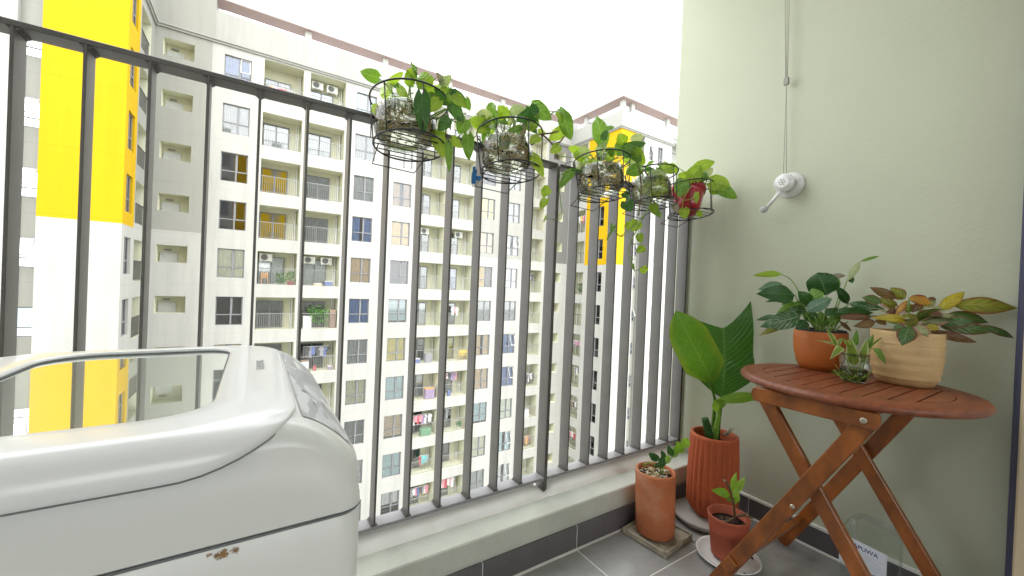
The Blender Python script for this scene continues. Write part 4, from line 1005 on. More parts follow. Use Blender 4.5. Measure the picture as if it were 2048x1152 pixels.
# ---- third jar
Y = (1.067, 1.03)
t, TT = jar(1.067, .339, Ts[2], .086, dense=190, label='wide glass jar of pothos with pale knotted roots, before the yellow wing', seed=8, dx=-.012)
leaves(t, ZC, Y, [
 (655, 335, 590, 62, 150, 'mid'), (655, 310, 700, 205, 66, 'darkl'), (620, 460, 690, 345, 80, 'pale'), (780, 480, 690, 425, 90, 'lime'), (880, 340, 820, 250, 112, 'lime'), (900, 350, 775, 425, 120, 'mid'),
 (960, 325, 1085, 265, 95, 'pale'), (880, 400, 1115, 345, 90, 'darkl'), (970, 400, 1085, 385, 66, 'lime'), (960, 420, 880, 500, 130, 'darkl'), (1000, 420, 1100, 575, 95, 'lime'), (980, 450, 1060, 550, 92, 'mid'),
 (890, 400, 1010, 420, 90, 'mid'), (1060, 610, 900, 665, 120, 'mid'), (410, 430, 430, 550, 118, 'lime'), (400, 590, 480, 640, 100, 'pale'), (335, 640, 200, 825, 92, 'mid'), (340, 630, 440, 640, 34, 'darkl'),
 (880, 865, 925, 925, 74, 'darkl'), (890, 955, 960, 1060, 120, 'darkl'), (710, 190, 780, 180, 40, 'mid'), (850, 590, 700, 620, 60, 'mid'), (600, 540, 480, 520, 50, 'lime')])
stems(t, ZC, Y, [[(650, 620), (650, 480), (640, 420), (650, 335)], [(710, 560), (672, 440), (658, 330)], [(620, 640), (700, 560), (780, 510), (870, 500)], [(560, 640), (500, 560), (460, 520)], [(640, 640), (720, 560), (800, 500), (900, 420)],
 [(560, 520), (620, 440), (700, 410), (780, 425)], [(760, 620), (850, 520), (950, 450)], [(600, 640), (615, 540)], [(800, 640), (900, 590), (1000, 560)], [(430, 650), (530, 590)]])
stems(t, ZC, Y, [[(360, 625), (250, 645), (205, 720), (205, 850), (220, 1000), (232, 1090), (200, 1145), (60, 1140)]], 'stem', .0018)
stems(t, ZC, Y, [[(960, 470), (1020, 560), (1050, 680), (1060, 850), (1045, 1000), (1030, 1110)], [(1060, 650), (1100, 640), (1130, 690)]], 'stemb', .0026)
# ---- fourth jar
Y = (1.353, 1.03)
t, TT = jar(1.353, .346, Ts[3], .082, dense=110, label='glass jar of pale pothos whose long vine trails down between the bars', seed=11, dx=-.012)
leaves(t, ZD, Y, [
 (270, 240, 430, 215, 88, 'pale'), (240, 270, 120, 300, 60, 'pale'), (330, 275, 440, 385, 95, 'lime'), (260, 265, 330, 330, 90, 'pale'), (290, 395, 420, 395, 84, 'lime'), (250, 370, 160, 330, 80, 'pale'),
 (300, 500, 335, 605, 74, 'lime'), (335, 560, 375, 625, 46, 'mid'), (165, 660, 110, 745, 105, 'lime'), (100, 695, 36, 700, 74, 'lime'), (175, 775, 195, 858, 62, 'lime'), (220, 895, 150, 945, 68, 'lime'),
 (210, 1080, 235, 1138, 74, 'lime'), (120, 1050, 130, 1110, 22, 'mid'), (230, 170, 340, 200, 40, 'darkl')])
leaves(t, ZV, 1.06, [(1060, 440, 1040, 545, 70, 'mid'), (1035, 540, 980, 650, 24, 'mid')])
stems(t, ZD, (Y[0], Y[1]-.03), [[(180, 240), (200, 330), (188, 450), (175, 600)], [(350, 180), (372, 330), (300, 450), (222, 600), (60, 750), (10, 790)], [(222, 610), (130, 780), (82, 900), (88, 990), (132, 1112), (195, 1078)], [(100, 865), (180, 868)], [(95, 990), (130, 1010)]], 'stem', .0022)
stems(t, ZV, 1.05, [[(1080, 530), (1170, 595), (1270, 530), (1370, 430)]], 'stem', .0020)
stems(t, ZD, Y, [[(240, 420), (280, 300), (330, 230)], [(300, 430), (330, 330)], [(200, 420), (160, 340)]], 'stem')
# ---- red plastic pot in the fifth basket
t = thing('potted_pothos', 'leaning red plastic pot of bright green pothos in the basket beside the wall', 'plant', (1.62, 1.05, H+.34))
Rp = Ts[4] @ Matrix.Translation((-.022, 0, .004)) @ Matrix.Rotation(math.radians(17), 4, 'Y') @ Matrix.Rotation(math.radians(-4), 4, 'X') @ Matrix.Translation((0, 0, .006))
m = MB(); m.lathe([(.036, 0), (.045, .002), (.052, .03), (.063, .085), (.066, .098), (.072, .100), (.074, .120), (.071, .120), (.064, .100), (.050, .03)], 36, mat=Rp, rf=lambda a, i: 1+.02*math.cos(8*a)*(1 if 1 < i < 5 else 0)); m.build('pot', MT['redplastic'], t)
m = MB(); m.lathe([(.002, .098), (.056, .094)], 24, mat=Rp, close=True); m.build('soil', MT['soil'], t)
leaves(t, ZD, (1.60, 1.02), [
 (700, 165, 875, 108, 95, 'lime'), (655, 260, 745, 135, 125, 'lime'), (745, 260, 855, 165, 84, 'pale'), (640, 270, 530, 225, 100, 'lime'), (600, 290, 505, 380, 120, 'mid'), (575, 300, 555, 440, 115, 'mid'),
 (690, 290, 570, 270, 66, 'lime'), (835, 290, 1020, 335, 130, 'lime'), (840, 350, 950, 385, 92, 'lime'), (880, 330, 1082, 448, 100, 'mid'), (700, 290, 690, 200, 80, 'lime'), (780, 280, 760, 200, 70, 'mid')], jit=.02)
leaves(t, ZD, (1.58, .94), [(705, 395, 705, 495, 44, 'lime'), (590, 540, 598, 635, 84, 'lime'), (715, 570, 760, 615, 50, 'lime'), (500, 500, 535, 580, 54, 'dry')], jit=.006)
stems(t, ZD, (1.58, .94), [[(660, 330), (600, 420), (580, 480), (575, 550)], [(700, 395), (660, 450), (590, 462)]], 'stem')
stems(t, ZD, (1.60, 1.02), [[(740, 340), (710, 280), (690, 200), (700, 160)], [(700, 340), (650, 260), (590, 200), (540, 165)], [(760, 340), (800, 290), (850, 290)], [(720, 340), (650, 290)], [(780, 330), (800, 280)], [(790, 250), (800, 190), (780, 150)]], 'stem')
# blue clip on the second basket
c = at(949, 352, 1.06); t = thing('plastic_clip', 'blue plastic clip hanging beside the second basket', 'clip', c)
m = MB(); q = .008
m.bbox(c.x-.009, c.x+.005, c.y-.006, c.y+.006, c.z-.024, c.z+.012, .003); m.bbox(c.x-.006, c.x+.001, c.y-.005, c.y+.005, c.z+.008, c.z+.028, .002); m.bbox(c.x+.002, c.x+.006, c.y-.005, c.y+.005, c.z+.008, c.z+.020, .0015)
m.bbox(c.x+.004, c.x+.021, c.y-.005, c.y+.005, c.z-.011, c.z+.002, .002); m.build('clip_body', MT['blueclip'], t)
m = MB(); m.bbox(c.x-.006, c.x+.002, c.y-.004, c.y+.004, c.z-.033, c.z-.0242, .002); m.build('clip_tip', MT['saucer'], t)

# ================================================================== TABLE
TZ = H-.236; TC = (1.455, .424); TR = .272
tb = thing('folding_table', 'round slatted brown wooden folding table with crossed legs against the sage wall', 'table', (TC[0], TC[1], 0))
m = MB(); N_ = 96
rp = [(TR-.062, TZ-.022), (TR-.062, TZ-.0005), (TR-.060, TZ), (TR-.014, TZ), (TR-.006, TZ-.002), (TR, TZ-.009), (TR, TZ-.015), (TR-.005, TZ-.021), (TR-.014, TZ-.024), (TR-.062, TZ-.024)]
for r_, z in rp:
    for j in range(N_):
        a = 2*PI*j/N_; m.v.append((TC[0]+r_*math.cos(a), TC[1]+r_*math.sin(a), z))
for i in range(len(rp)):
    i2 = (i+1) % len(rp)
    for j in range(N_): m.smooth.add(len(m.f)); m.f.append((i*N_+j, i*N_+(j+1) % N_, i2*N_+(j+1) % N_, i2*N_+j)); m.mi.append(0)
m.build('table_rim', MT['wood_top'], tb)
ri = TR-.0635; ns = 10; pitch = 2*ri/ns
for i in range(ns):
    y0_, y1_ = -ri+i*pitch+.0019, -ri+(i+1)*pitch-.0019
    P_ = []
    for k in range(7):
        y = y0_+(y1_-y0_)*k/6; P_.append((math.sqrt(max(0, ri*ri-y*y)), y))
    pol = [(x, y) for x, y in P_]+[(-x, y) for x, y in reversed(P_)]
    m = MB(); n_ = len(pol)
    for z in (TZ-.020, TZ-.0012): m.v += [(TC[0]+x, TC[1]+y, z) for x, y in pol]
    m.v += [(TC[0]+x*(1-.002/ri), TC[1]+y+(.0009 if y < (y0_+y1_)/2 else -.0009), TZ-.0002) for x, y in pol]
    for q in range(2):
        for j in range(n_): m.f.append((q*n_+j, q*n_+(j+1) % n_, (q+1)*n_+(j+1) % n_, (q+1)*n_+j)); m.mi.append(0)
    m.f.append(tuple(2*n_+j for j in range(n_))); m.mi.append(0); m.f.append(tuple(range(n_))[::-1]); m.mi.append(0)
    m.build('slat', MT['wood_top'], tb)
def plank_yz(x0, x1, a, b_, w, name, mat='wood_leg', rnd=.5):
    """flat bar in a plane of constant X from (y,z) a to b with rounded ends"""
    a, b_ = Vector(a), Vector(b_); d = (b_-a).normalized(); n_ = Vector((-d.y, d.x)); pts = []
    for c, s_ in ((b_, 1), (a, -1)):
        for k in range(7):
            an = -PI/2+PI*k/6
            pts.append(c+d*s_*math.cos(an)*w*.5*rnd+n_*s_*(-1)*(-1)*math.sin(an)*w*.5)
    m = MB(); n = len(pts); cc = (a+b_)/2
    for x, ins in ((x0, .002), (x0+.002, 0), (x1-.002, 0), (x1, .002)):
        for p in pts:
            q = p-n_*(1 if (p-cc).dot(n_) > 0 else -1)*ins; m.v.append((x, q.x, q.y))
    for i in range(3):
        for j in range(n): m.f.append((i*n+j, i*n+(j+1) % n, (i+1)*n+(j+1) % n, (i+1)*n+j)); m.mi.append(0)
    m.f.append(tuple(range(n))[::-1]); m.mi.append(0); m.f.append(tuple(3*n+j for j in range(n))); m.mi.append(0)
    return m.build(name, MT[mat], tb)
def screw(x, y, z, r_=.006):
    m = MB(); m.lathe([(r_, 0), (r_, .002), (r_*.6, .003)], 14, mat=Matrix.Translation((x, y, z)) @ Matrix.Rotation(-PI/2, 4, 'Y')); s_ = m.build('screw', MT['chrome'], tb)
AZ = TZ-.045
for xa, sgn in ((1.212, 1), (1.700, -1)):
    plank_yz(min(xa, xa+sgn*.019), max(xa, xa+sgn*.019), (.303, AZ), (.565, AZ), .040, 'apron', rnd=.45)
plank_yz(1.2325, 1.2515, (.318, AZ-.004), (.668, .020), .040, 'leg')
plank_yz(1.2535, 1.2725, (.560, AZ-.012), (.185, .020), .038, 'leg')
plank_yz(1.6800-.0195, 1.6800-.0005, (.318, AZ-.004), (.655, .020), .040, 'leg')
plank_yz(1.6385, 1.6585, (.560, AZ-.012), (.200, .020), .038, 'leg')
screw(1.2115, .322, AZ-.002, .0075); screw(1.232, .466, H-.563, .006); screw(1.638, .452, H-.455, .006)
for y, z, x0, x1, w in ((.606, .125, 1.2525, 1.660, .042), (.235, .135, 1.273, 1.638, .036), (.545, AZ-.002, 1.274, 1.637, .03), (.335, AZ, 1.252, 1.660, .03)):
    m = MB(); R = Matrix.Translation((0, y, z)) @ Matrix.Rotation(.5, 4, 'X'); m.bbox(x0, x1, -.009, .009, -w/2, w/2, .003, R); m.build('stretcher', MT['wood_leg'], tb)
m = MB(); R = Matrix.Translation((1.225, .628, .105)) @ Matrix.Rotation(.55, 4, 'X'); m.bbox(-.001, .0065, -.021, .012, -.024, .024, .003, R); m.build('leg_block', MT['wood_leg'], tb)

# ================================================================== POTS ON THE TABLE
t = thing('potted_peace_lily', 'glazed orange terracotta pot of dark green peace lily on the table', 'plant', (1.60, .54, TZ))
c = (1.602, .548)
m = MB(); m.lathe([(.046, TZ), (.054, TZ+.003), (.064, TZ+.022), (.072, TZ+.06), (.0745, TZ+.10), (.0735, TZ+.124), (.0715, TZ+.127), (.069, TZ+.124), (.069, TZ+.112), (.066, TZ+.06)], 44, c); m.build('pot', MT['terra_g'], t)
m = MB(); m.lathe([(.069, TZ+.108), (.069, TZ+.133), (.0665, TZ+.133), (.0665, TZ+.11)], 40, c, close=False); m.build('inner_pot', MT['c_black'], t)
m = MB(); m.lathe([(.001, TZ+.119), (.066, TZ+.115)], 24, c); m.build('soil', MT['soil'], t)
rnd = random.Random(4)
for i in range(26):                                     # bundle of petioles rising from the pot
    a = rnd.uniform(0, 2*PI); r_ = rnd.uniform(.0, .038); p0 = Vector((c[0]+r_*math.cos(a), c[1]+r_*math.sin(a), TZ+.115)); sp = rnd.uniform(.5, 1.5)
    p2 = p0+Vector((math.cos(a)*.035*sp, math.sin(a)*.03*sp, rnd.uniform(.04, .085))); m = MB(); m.tube(catmull([p0, (p0+p2)/2+Vector((0, 0, .008)), p2], 3), [.0026, .0017], 6); m.build('stem', MT['stem'], t)
YE = (1.602, .548)
kw = dict(kind='lance', bow=.10, fold=.22)
leaves(t, ZE, YE, [
 (392, 250, 78, 268, 62, 'lime', 0, .02), (395, 352, 135, 415, 85, 'peaceg', .03, .05), (525, 470, 122, 455, 165, 'peace', -.03, -.05), (500, 490, 385, 575, 62, 'peace'), (440, 500, 215, 545, 50, 'peace', .02, .03),
 (590, 690, 158, 805, 165, 'peacev', -.05, -.07), (480, 760, 140, 905, 70, 'ag_o', -.02, -.04), (630, 730, 555, 840, 110, 'peace', -.04, -.05), (590, 555, 325, 665, 90, 'mid', 0, .01), (540, 560, 690, 570, 60, 'peace'),
 (330, 690, 115, 735, 50, 'peaceg', .02, .03), (640, 640, 450, 610, 90, 'peacev', -.01, -.02), (700, 560, 555, 430, 105, 'peace', -.03, -.02), (640, 600, 530, 540, 80, 'peace'), (760, 545, 700, 400, 135, 'mid', 0, .02),
 (855, 475, 760, 235, 235, 'peace', 0, .02, dict(kind='broad')), (850, 440, 980, 270, 120, 'mid', .01, .02), (900, 300, 730, 300, 60, 'peace', .03, .03), (640, 640, 915, 505, 120, 'peaceg', -.06, -.07),
 (1080, 565, 955, 370, 82, 'peace', .0, -.01), (1082, 560, 1470, 620, 84, 'peacev', -.05, -.10), (940, 655, 1350, 660, 100, 'peace', -.05, -.09), (1000, 620, 1180, 655, 60, 'peace', -.03, -.04),
 (900, 800, 985, 640, 90, 'mid', -.02, 0), (860, 690, 960, 600, 80, 'peace'), (680, 760, 690, 600, 110, 'peace', 0, .02), (780, 790, 800, 640, 110, 'mid', 0, .02), (960, 650, 1060, 640, 70, 'mid'),
 (880, 280, 1055, 265, 50, 'dry', .02, .02), (1075, 320, 1205, 118, 62, 'pale', 0, .02), (1205, 122, 1435, 72, 30, 'mid', 0, .0, dict(bow=.15)), (1100, 265, 1132, 350, 44, 'peace'), (990, 745, 1118, 855, 36, 'ag_b', -.03, -.05),
 (980, 700, 1330, 690, 60, 'ag_b', -.06, -.10)], jit=.03, **kw)
stems(t, ZE, YE, [[(640, 640), (560, 430), (480, 310), (385, 255)], [(900, 760), (970, 600), (1040, 400), (1075, 310)], [(860, 800), (960, 560), (980, 480)], [(700, 700), (560, 540), (525, 470)], [(850, 640), (860, 480)],
 [(950, 640), (1060, 590), (1085, 565)], [(1430, 75), (1437, 100)], [(640, 700), (500, 540), (480, 510)], [(720, 800), (600, 600)], [(800, 800), (840, 650), (850, 480)]], 'stem', .0019)

t = thing('potted_aglaonema', 'beige ribbed ceramic pot of green, yellow and brown leaves, at the right of the table', 'plant', (1.585, .335, TZ))
c = (1.585, .335)
prof = [(.050, TZ), (.060, TZ+.002), (.066, TZ+.014)]
for i in range(27):
    z = .020+i*.0046; f = z/.145; rr_ = .0665+.0115*math.sin(min(1, f*1.5)*PI/2); amp = .0016 if i % 2 else -.0012
    if z > .118: amp = 0
    prof.append((rr_+amp*(1.4 if i % 3 else .6), TZ+z))
prof += [(.0785, TZ+.150), (.0765, TZ+.153), (.074, TZ+.150), (.073, TZ+.13)]
m = MB(); m.lathe(prof, 56, c, rf=lambda a, i: 1+.003*math.sin(3*a+i*.7)); m.build('pot', MT['beigepot'], t)
m = MB(); m.lathe([(.001, TZ+.142), (.073, TZ+.138)], 24, c); m.build('soil', MT['soil'], t)
YF = (1.585, .335)
leaves(t, ZF, YF, [
 (540, 180, 283, 68, 80, 'ag_b', .04, .06), (625, 185, 485, 72, 100, 'ag_o', .03, .05), (400, 215, 208, 165, 90, 'ag_g', .03, .05), (560, 265, 340, 175, 84, 'ag_o', .02, .04), (550, 290, 438, 318, 48, 'ag_b', .0, .0),
 (530, 345, 650, 190, 46, 'ag_or', -.01, 0), (660, 170, 880, 225, 92, 'ag_or', -.01, 0), (790, 215, 690, 312, 60, 'ag_b', 0, -.01), (790, 235, 922, 215, 70, 'ag_p', .02, .03), (850, 168, 922, 200, 40, 'ag_b', .03, .03),
 (940, 300, 1200, 110, 92, 'ag_y', .01, .0), (1085, 240, 1725, 270, 150, 'ag_o', 0, -.05), (1040, 320, 1435, 408, 100, 'ag_g', .01, -.02), (780, 420, 1105, 335, 100, 'ag_p', -.01, -.03), (930, 420, 1300, 395, 110, 'ag_g', -.02, -.05),
 (960, 445, 1500, 490, 105, 'ag_g', -.02, -.06), (1350, 435, 1675, 558, 62, 'ag_g', -.05, -.07), (860, 488, 1320, 600, 74, 'ag_b', -.03, -.06), (650, 385, 298, 362, 74, 'ag_y', -.03, -.04), (600, 330, 745, 445, 110, 'ag_o', -.03, -.05),
 (670, 445, 590, 628, 130, 'ag_g', -.07, -.09), (740, 430, 850, 548, 84, 'ag_p', -.07, -.09), (340, 400, 125, 445, 74, 'ag_b', -.02, -.03), (300, 362, -10, 372, 52, 'ag_b', .0, .02), (520, 440, 610, 480, 80, 'ag_g', -.05, -.07),
 (900, 300, 720, 330, 50, 'ag_b', -.01, 0), (830, 440, 960, 470, 60, 'ag_y', -.05, -.06), (700, 300, 620, 240, 90, 'ag_o', 0, .01), (860, 330, 1000, 320, 60, 'ag_b', -.02, -.02), (960, 250, 880, 340, 54, 'ag_p', 0, 0),
 (450, 410, 330, 400, 60, 'ag_b', -.02, -.03)], kind='lance', bow=.10, fold=.22, jit=.02)
rnd = random.Random(31)
for i in range(16):
    a = rnd.uniform(0, 2*PI); c0 = Vector((c[0]+.03*math.cos(a), c[1]+.03*math.sin(a), TZ+.165+rnd.uniform(0, .03))); e_ = c0+Vector((math.cos(a)*.07, math.sin(a)*.07, rnd.uniform(-.005, .035))); e_.x = min(e_.x, 1.74)
    leaf(t, 'leaf', c0, e_, rnd.uniform(.020, .030), ('ag_g', 'ag_o', 'ag_g', 'ag_p')[i % 4], 'lance', bow=.12, fold=.25, nrm=(0, 0, 1))
for i, (x, y) in enumerate(((660, 190), (540, 250), (930, 290), (1060, 260), (1000, 330), (700, 400), (800, 420), (880, 440), (560, 400), (840, 240), (760, 360), (620, 300), (450, 400), (400, 230))):
    a = i*2.4; p0 = Vector((c[0]+.02*math.cos(a), c[1]+.02*math.sin(a), TZ+.138)); p1 = atW(*A(ZF, x, y), YF[0]*FW.x+YF[1]*FW.y); m = MB()
    m.tube(catmull([p0, (p0+p1)/2+Vector((0, 0, .012)), p1], 4), [.0026, .0018], 6); m.build('stem', MT['stemp' if i % 3 else 'stem'], t)

t = thing('spider_plant_glass', 'small glass tumbler with striped spider plant leaves between the two table pots', 'plant', (1.452, .413, TZ))
c = (1.452, .413)
m = MB(); m.lathe([(.024, TZ+.001), (.028, TZ+.003), (.0295, TZ+.010), (.031, TZ+.03), (.034, TZ+.065), (.0345, TZ+.070), (.0335, TZ+.072), (.0345, TZ+.080), (.0335, TZ+.084), (.032, TZ+.078)], 36, c, rf=lambda a, i: 1+.008*math.cos(12*a)*(1 if i in (2, 3) else 0)); m.build('glass', MT['jar'], t)
m = MB(); m.lathe([(.026, TZ+.006), (.029, TZ+.02), (.0305, TZ+.040)], 28, c); m.build('water', glass('greenish_water', (.62, .66, .38), 0, .02), t)
m = MB(); rnd = random.Random(2)
for i in range(30):
    a = rnd.uniform(0, 2*PI); p = Vector((c[0]+.018*math.cos(a), c[1]+.018*math.sin(a), TZ+.008)); pts = [p]
    for q in range(4): a += rnd.uniform(-1, 1); p = p+Vector((math.cos(a)*.008, math.sin(a)*.008, rnd.uniform(-.002, .011))); pts.append(p.copy())
    m.tube(pts, .0011, 4, caps=False)
tag(m.build('roots', MT['stem'], t), kind='stuff')
YS = (1.452, .413)
leaves(t, ZE, YS, [
 (1010, 1010, 890, 1150, 62, 'spider', -.02, -.04, dict(bow=.25)), (960, 1000, 845, 815, 40, 'spider', 0, .01), (980, 1000, 735, 945, 22, 'spider'), (970, 990, 1020, 920, 30, 'spider'), (1140, 1200, 1100, 915, 100, 'spider', 0, 0, dict(bow=.05)),
 (1150, 1000, 1170, 830, 44, 'mid', .02, .02), (1220, 1180, 1275, 930, 66, 'spider', -.01, -.01), (1270, 1030, 1350, 880, 44, 'mid'), (1280, 1040, 1450, 905, 24, 'spider'), (1370, 1030, 1475, 1200, 50, 'mid', -.03, -.05, dict(bow=.2)), (1100, 1010, 1025, 920, 34, 'spider')],
 kind='strap', bow=.12, fold=.3, jit=.01, nu=3)
stems(t, ZE, YS, [[(1150, 1330), (1130, 1150)], [(1180, 1330), (1230, 1150), (1280, 1030)], [(1120, 1330), (1050, 1100), (980, 1000)], [(1200, 1330), (1300, 1060), (1370, 1030)]], 'stem', .0016)

# ================================================================== FLOOR POTS
t = thing('potted_broad_leaf_plant', 'tall fluted terracotta pot with large upright broad leaves in the corner', 'plant', (1.585, .885, .035))
c = (1.588, .886)
fl_ = [(.060, .030), (.066, .031), (.074, .040), (.090, .062), (.0955, .075), (.0965, .12), (.0955, .20), (.0925, .28), (.0900, .335), (.0895, .345), (.0875, .352), (.080, .354), (.076, .350), (.0745, .335), (.0745, .25)]
NF = 26; m = MB()
def flute(a, i):
    k = abs(math.cos(a*NF/2)); amp = (0, .0, .02, .05, .055, .055, .055, .055, .05, .015, 0, 0, 0, 0, 0)[i]; return 1-amp*(1-k)
m.lathe(fl_, NF*8, c, rf=flute); m.build('pot', MT['terra_d'], t)
m = MB(); m.lathe([(.001, .318), (.074, .312)], 24, c); m.build('soil', MT['soil'], t)
YG = .886
g1 = lambda x, y, dy=0: atW(*A(ZG, x, y), 1.588*FW.x+.886*FW.y+dy)
def blade(bx, by, tx, ty, w, mat, kind, dy=0, dt=0, **kw):
    b_, t_ = g1(bx, by, dy), g1(tx, ty, dt); wm_ = w/ZG[2]*((b_+t_)/2-Vector((0, 0, H))).dot(FW)/F
    return leaf(t, 'leaf', b_, t_, wm_, mat, kind, nu=12, nv=26, **kw)
blade(530, 775, 540, 185, 470, 'ban2', 'cut', .03, .05, bow=.05, fold=-.10, wave=.035, notch=.26, nrm=(-.5, -.85, .1))
blade(465, 665, 165, 88, 300, 'ban1', 'broad', -.03, -.02, bow=.06, fold=.06, wave=.018)
blade(475, 805, 905, 765, 88, 'ban3', 'lance', -.02, -.08, bow=.10, fold=.30, wave=.04)
blade(520, 870, 470, 790, 110, 'ban3', 'broad', -.025, -.03, bow=.12, fold=-.35, wave=.01)
def gst(pts, r_, mat, name='stem', dy=0):
    m = MB(); m.tube(catmull([g1(x, y, dy) for x, y in pts], 5), r_, 10); m.build(name, MT[mat], t)
gst([(460, 1110), (462, 980), (475, 800), (455, 720), (430, 650)], [.0075, .007, .005, .004], 'mid')
gst([(490, 1110), (500, 980), (520, 850), (530, 775)], [.012, .010, .007, .006], 'peace', dy=.01)
gst([(475, 1110), (490, 1000), (510, 880), (490, 800)], [.012, .010, .008, .006], 'ban3', dy=-.02)
gst([(440, 1110), (425, 1040), (395, 940)], [.016, .017, .013], 'peace', 'cut_stalk', dy=-.03)
gst([(470, 1110), (450, 1040), (435, 1000)], [.014, .013, .006], 'mid', dy=-.03)
for pts in ([(545, 1075), (590, 1040), (635, 1015)], [(560, 1080), (600, 1050), (610, 1030)], [(540, 1070), (575, 1055), (600, 1010)]): gst(pts, [.004, .001], 'dry', 'dried_leaf')
p_ = thing('plant_plate', 'round grey stone plate under the fluted terracotta pot', 'plate', (1.57, .895, 0))
m = MB(); m.lathe([(.095, .0), (.105, .002), (.122, .016), (.126, .026), (.124, .030), (.116, .029), (.10, .0285)], 44, (1.567, .896)); m.build('plate', MT['plate'], p_)

t = thing('potted_zz_plant', 'tall plain cylindrical terracotta pot with a short sprig, on a square tray', 'plant', (1.285, .925, .03))
c = (1.286, .926)
Rz = Matrix(((1, 0, -.03, c[0]), (0, 1, .02, c[1]), (0, 0, 1, 0), (0, 0, 0, 1)))
m = MB(); m.lathe([(.060, .024), (.066, .0245), (.0695, .030), (.0705, .12), (.0715, .22), (.0725, .245), (.071, .252), (.066, .254), (.062, .250), (.0605, .235), (.060, .12)], 44, mat=Rz, rf=lambda a, i: 1+.006*math.sin(2*a+i*.3)); m.build('pot', MT['terra'], t)
m = MB(); m.lathe([(.001, .238), (.061, .233)], 24, mat=Rz); m.build('soil', MT['soil'], t)
m = MB(); rnd = random.Random(9)
for i in range(70):
    a = rnd.uniform(0, 2*PI); r_ = .053*math.sqrt(rnd.random()); p = Vector((c[0]-.007+r_*math.cos(a), c[1]+.005+r_*math.sin(a), .240)); d_ = rnd.uniform(0, 6)
    m.tube([p, p+Vector((math.cos(d_)*.010, math.sin(d_)*.010, rnd.uniform(0, .007))), p+Vector((math.cos(d_+.6)*.018, math.sin(d_+.6)*.018, .001))], rnd.uniform(.0008, .0025), 4, mi=i % 2)
tag(m.build('bark_chips', [MT['rootw'], MT['root']], t), kind='stuff')
YH = (1.286, .926)
leaves(t, ZH, YH, [(305, 352, 232, 300, 46, 'zzd'), (300, 350, 270, 302, 34, 'zzd'), (318, 405, 335, 312, 46, 'zzd'), (300, 400, 285, 365, 40, 'zzd'), (345, 340, 322, 278, 30, 'zzd'), (350, 372, 372, 310, 44, 'zz'),
 (400, 325, 368, 245, 40, 'zzd'), (392, 325, 425, 268, 52, 'zz'), (425, 300, 440, 240, 44, 'zz'), (460, 290, 430, 215, 44, 'zz'), (480, 262, 500, 188, 56, 'zz'), (440, 290, 480, 262, 40, 'zz')], kind='lance', bow=.06, fold=.25, jit=.01, nu=4)
stems(t, ZH, YH, [[(325, 440), (345, 380), (400, 325), (460, 285), (490, 255)], [(318, 440), (315, 400), (300, 350)], [(200, 385), (215, 372), (250, 370), (280, 385)]], 'stem', .0026)
tr_ = thing('plant_tray', 'worn square beige tray under the tall cylindrical pot', 'tray', (1.30, .945, 0))
R = Matrix.Translation((1.297, .925, 0)) @ Matrix.Rotation(math.radians(6), 4, 'Z')
m = MB(); a_ = .094; m.bbox(-a_, a_, -a_*.95, a_*.95, 0, .016, .004, R); m.build('tray_base', MT['tray'], tr_)
for x0, x1, y0_, y1_ in ((-a_, a_, -a_*.95, -a_*.95+.008), (-a_, a_, a_*.95-.008, a_*.95), (-a_, -a_+.008, -a_*.95+.008, a_*.95-.008), (a_-.008, a_, -a_*.95+.008, a_*.95-.008)):
    m = MB(); m.bbox(x0, x1, y0_, y1_, .0125, .0235, .002, R); m.build('tray_edge', MT['tray'], tr_)

t = thing('potted_seedling', 'small ringed terracotta pot with a young plant on a white saucer', 'plant', (1.407, .722, .015))
c = (1.407, .722); z0_ = .016
m = MB(); m.lathe([(.046, z0_), (.0505, z0_+.002), (.0525, z0_+.02), (.060, z0_+.085), (.0615, z0_+.092), (.0605, z0_+.094), (.0625, z0_+.102), (.0615, z0_+.104), (.0638, z0_+.112), (.0628, z0_+.114), (.0655, z0_+.126), (.067, z0_+.138), (.0645, z0_+.141), (.0615, z0_+.138), (.057, z0_+.11)], 44, c, rf=lambda a, i: 1+.004*math.sin(a*2+1)); m.build('pot', MT['terra_s'], t)
m = MB(); m.lathe([(.001, z0_+.116), (.058, z0_+.112)], 24, c); m.build('soil', MT['soil'], t)
YI = (1.407, .722)
leaves(t, ZH, YI, [(800, 590, 668, 555, 52, 'zz', 0, 0, dict(bow=.15)), (808, 560, 845, 430, 34, 'zz'), (815, 590, 905, 465, 44, 'zz', .01, .02), (820, 610, 855, 540, 40, 'zz'), (812, 630, 760, 600, 34, 'mid'), (825, 650, 862, 580, 38, 'zz'), (770, 500, 750, 478, 16, 'dry'),
 (905, 745, 965, 750, 18, 'mid')], kind='lance', bow=.08, fold=.25, jit=.01, nu=4)
stems(t, ZH, YI, [[(832, 760), (828, 690), (818, 620), (800, 560), (785, 520), (768, 495)]], 'stemb', .0042)
stems(t, ZH, YI, [[(750, 780), (800, 765), (850, 735), (920, 715)], [(700, 770), (760, 785), (800, 770)], [(840, 740), (900, 735), (950, 745)]], 'stemb', .0030)
for q in range(14):
    a = q*1.3; r_ = .045*((q % 5)/5+.2); m = MB(); p = Vector((c[0]+r_*math.cos(a), c[1]+r_*math.sin(a), z0_+.117)); m.tube([p, p+Vector((.012*math.cos(a*2), .012*math.sin(a*2), .004))], [.003, .0015], 5); m.build('bark_chip', MT['stemb'], t)
sc = thing('white_saucer', 'white ceramic saucer under the small terracotta pot', 'saucer', (1.412, .722, 0))
m = MB(); m.lathe([(.070, .0), (.076, .001), (.094, .010), (.102, .016), (.1005, .0185), (.093, .014), (.078, .0075), (.07, .007)], 52, (1.412, .722)); m.build('saucer', MT['saucer'], sc)
for x, y in ((1.365, .640), (1.47, .67)):
    m = MB(); m.lathe([(.006, .0125), (.005, .0155), (.002, .017)], 10, (x, y)); m.build('soil_crumb', MT['soil'], sc)

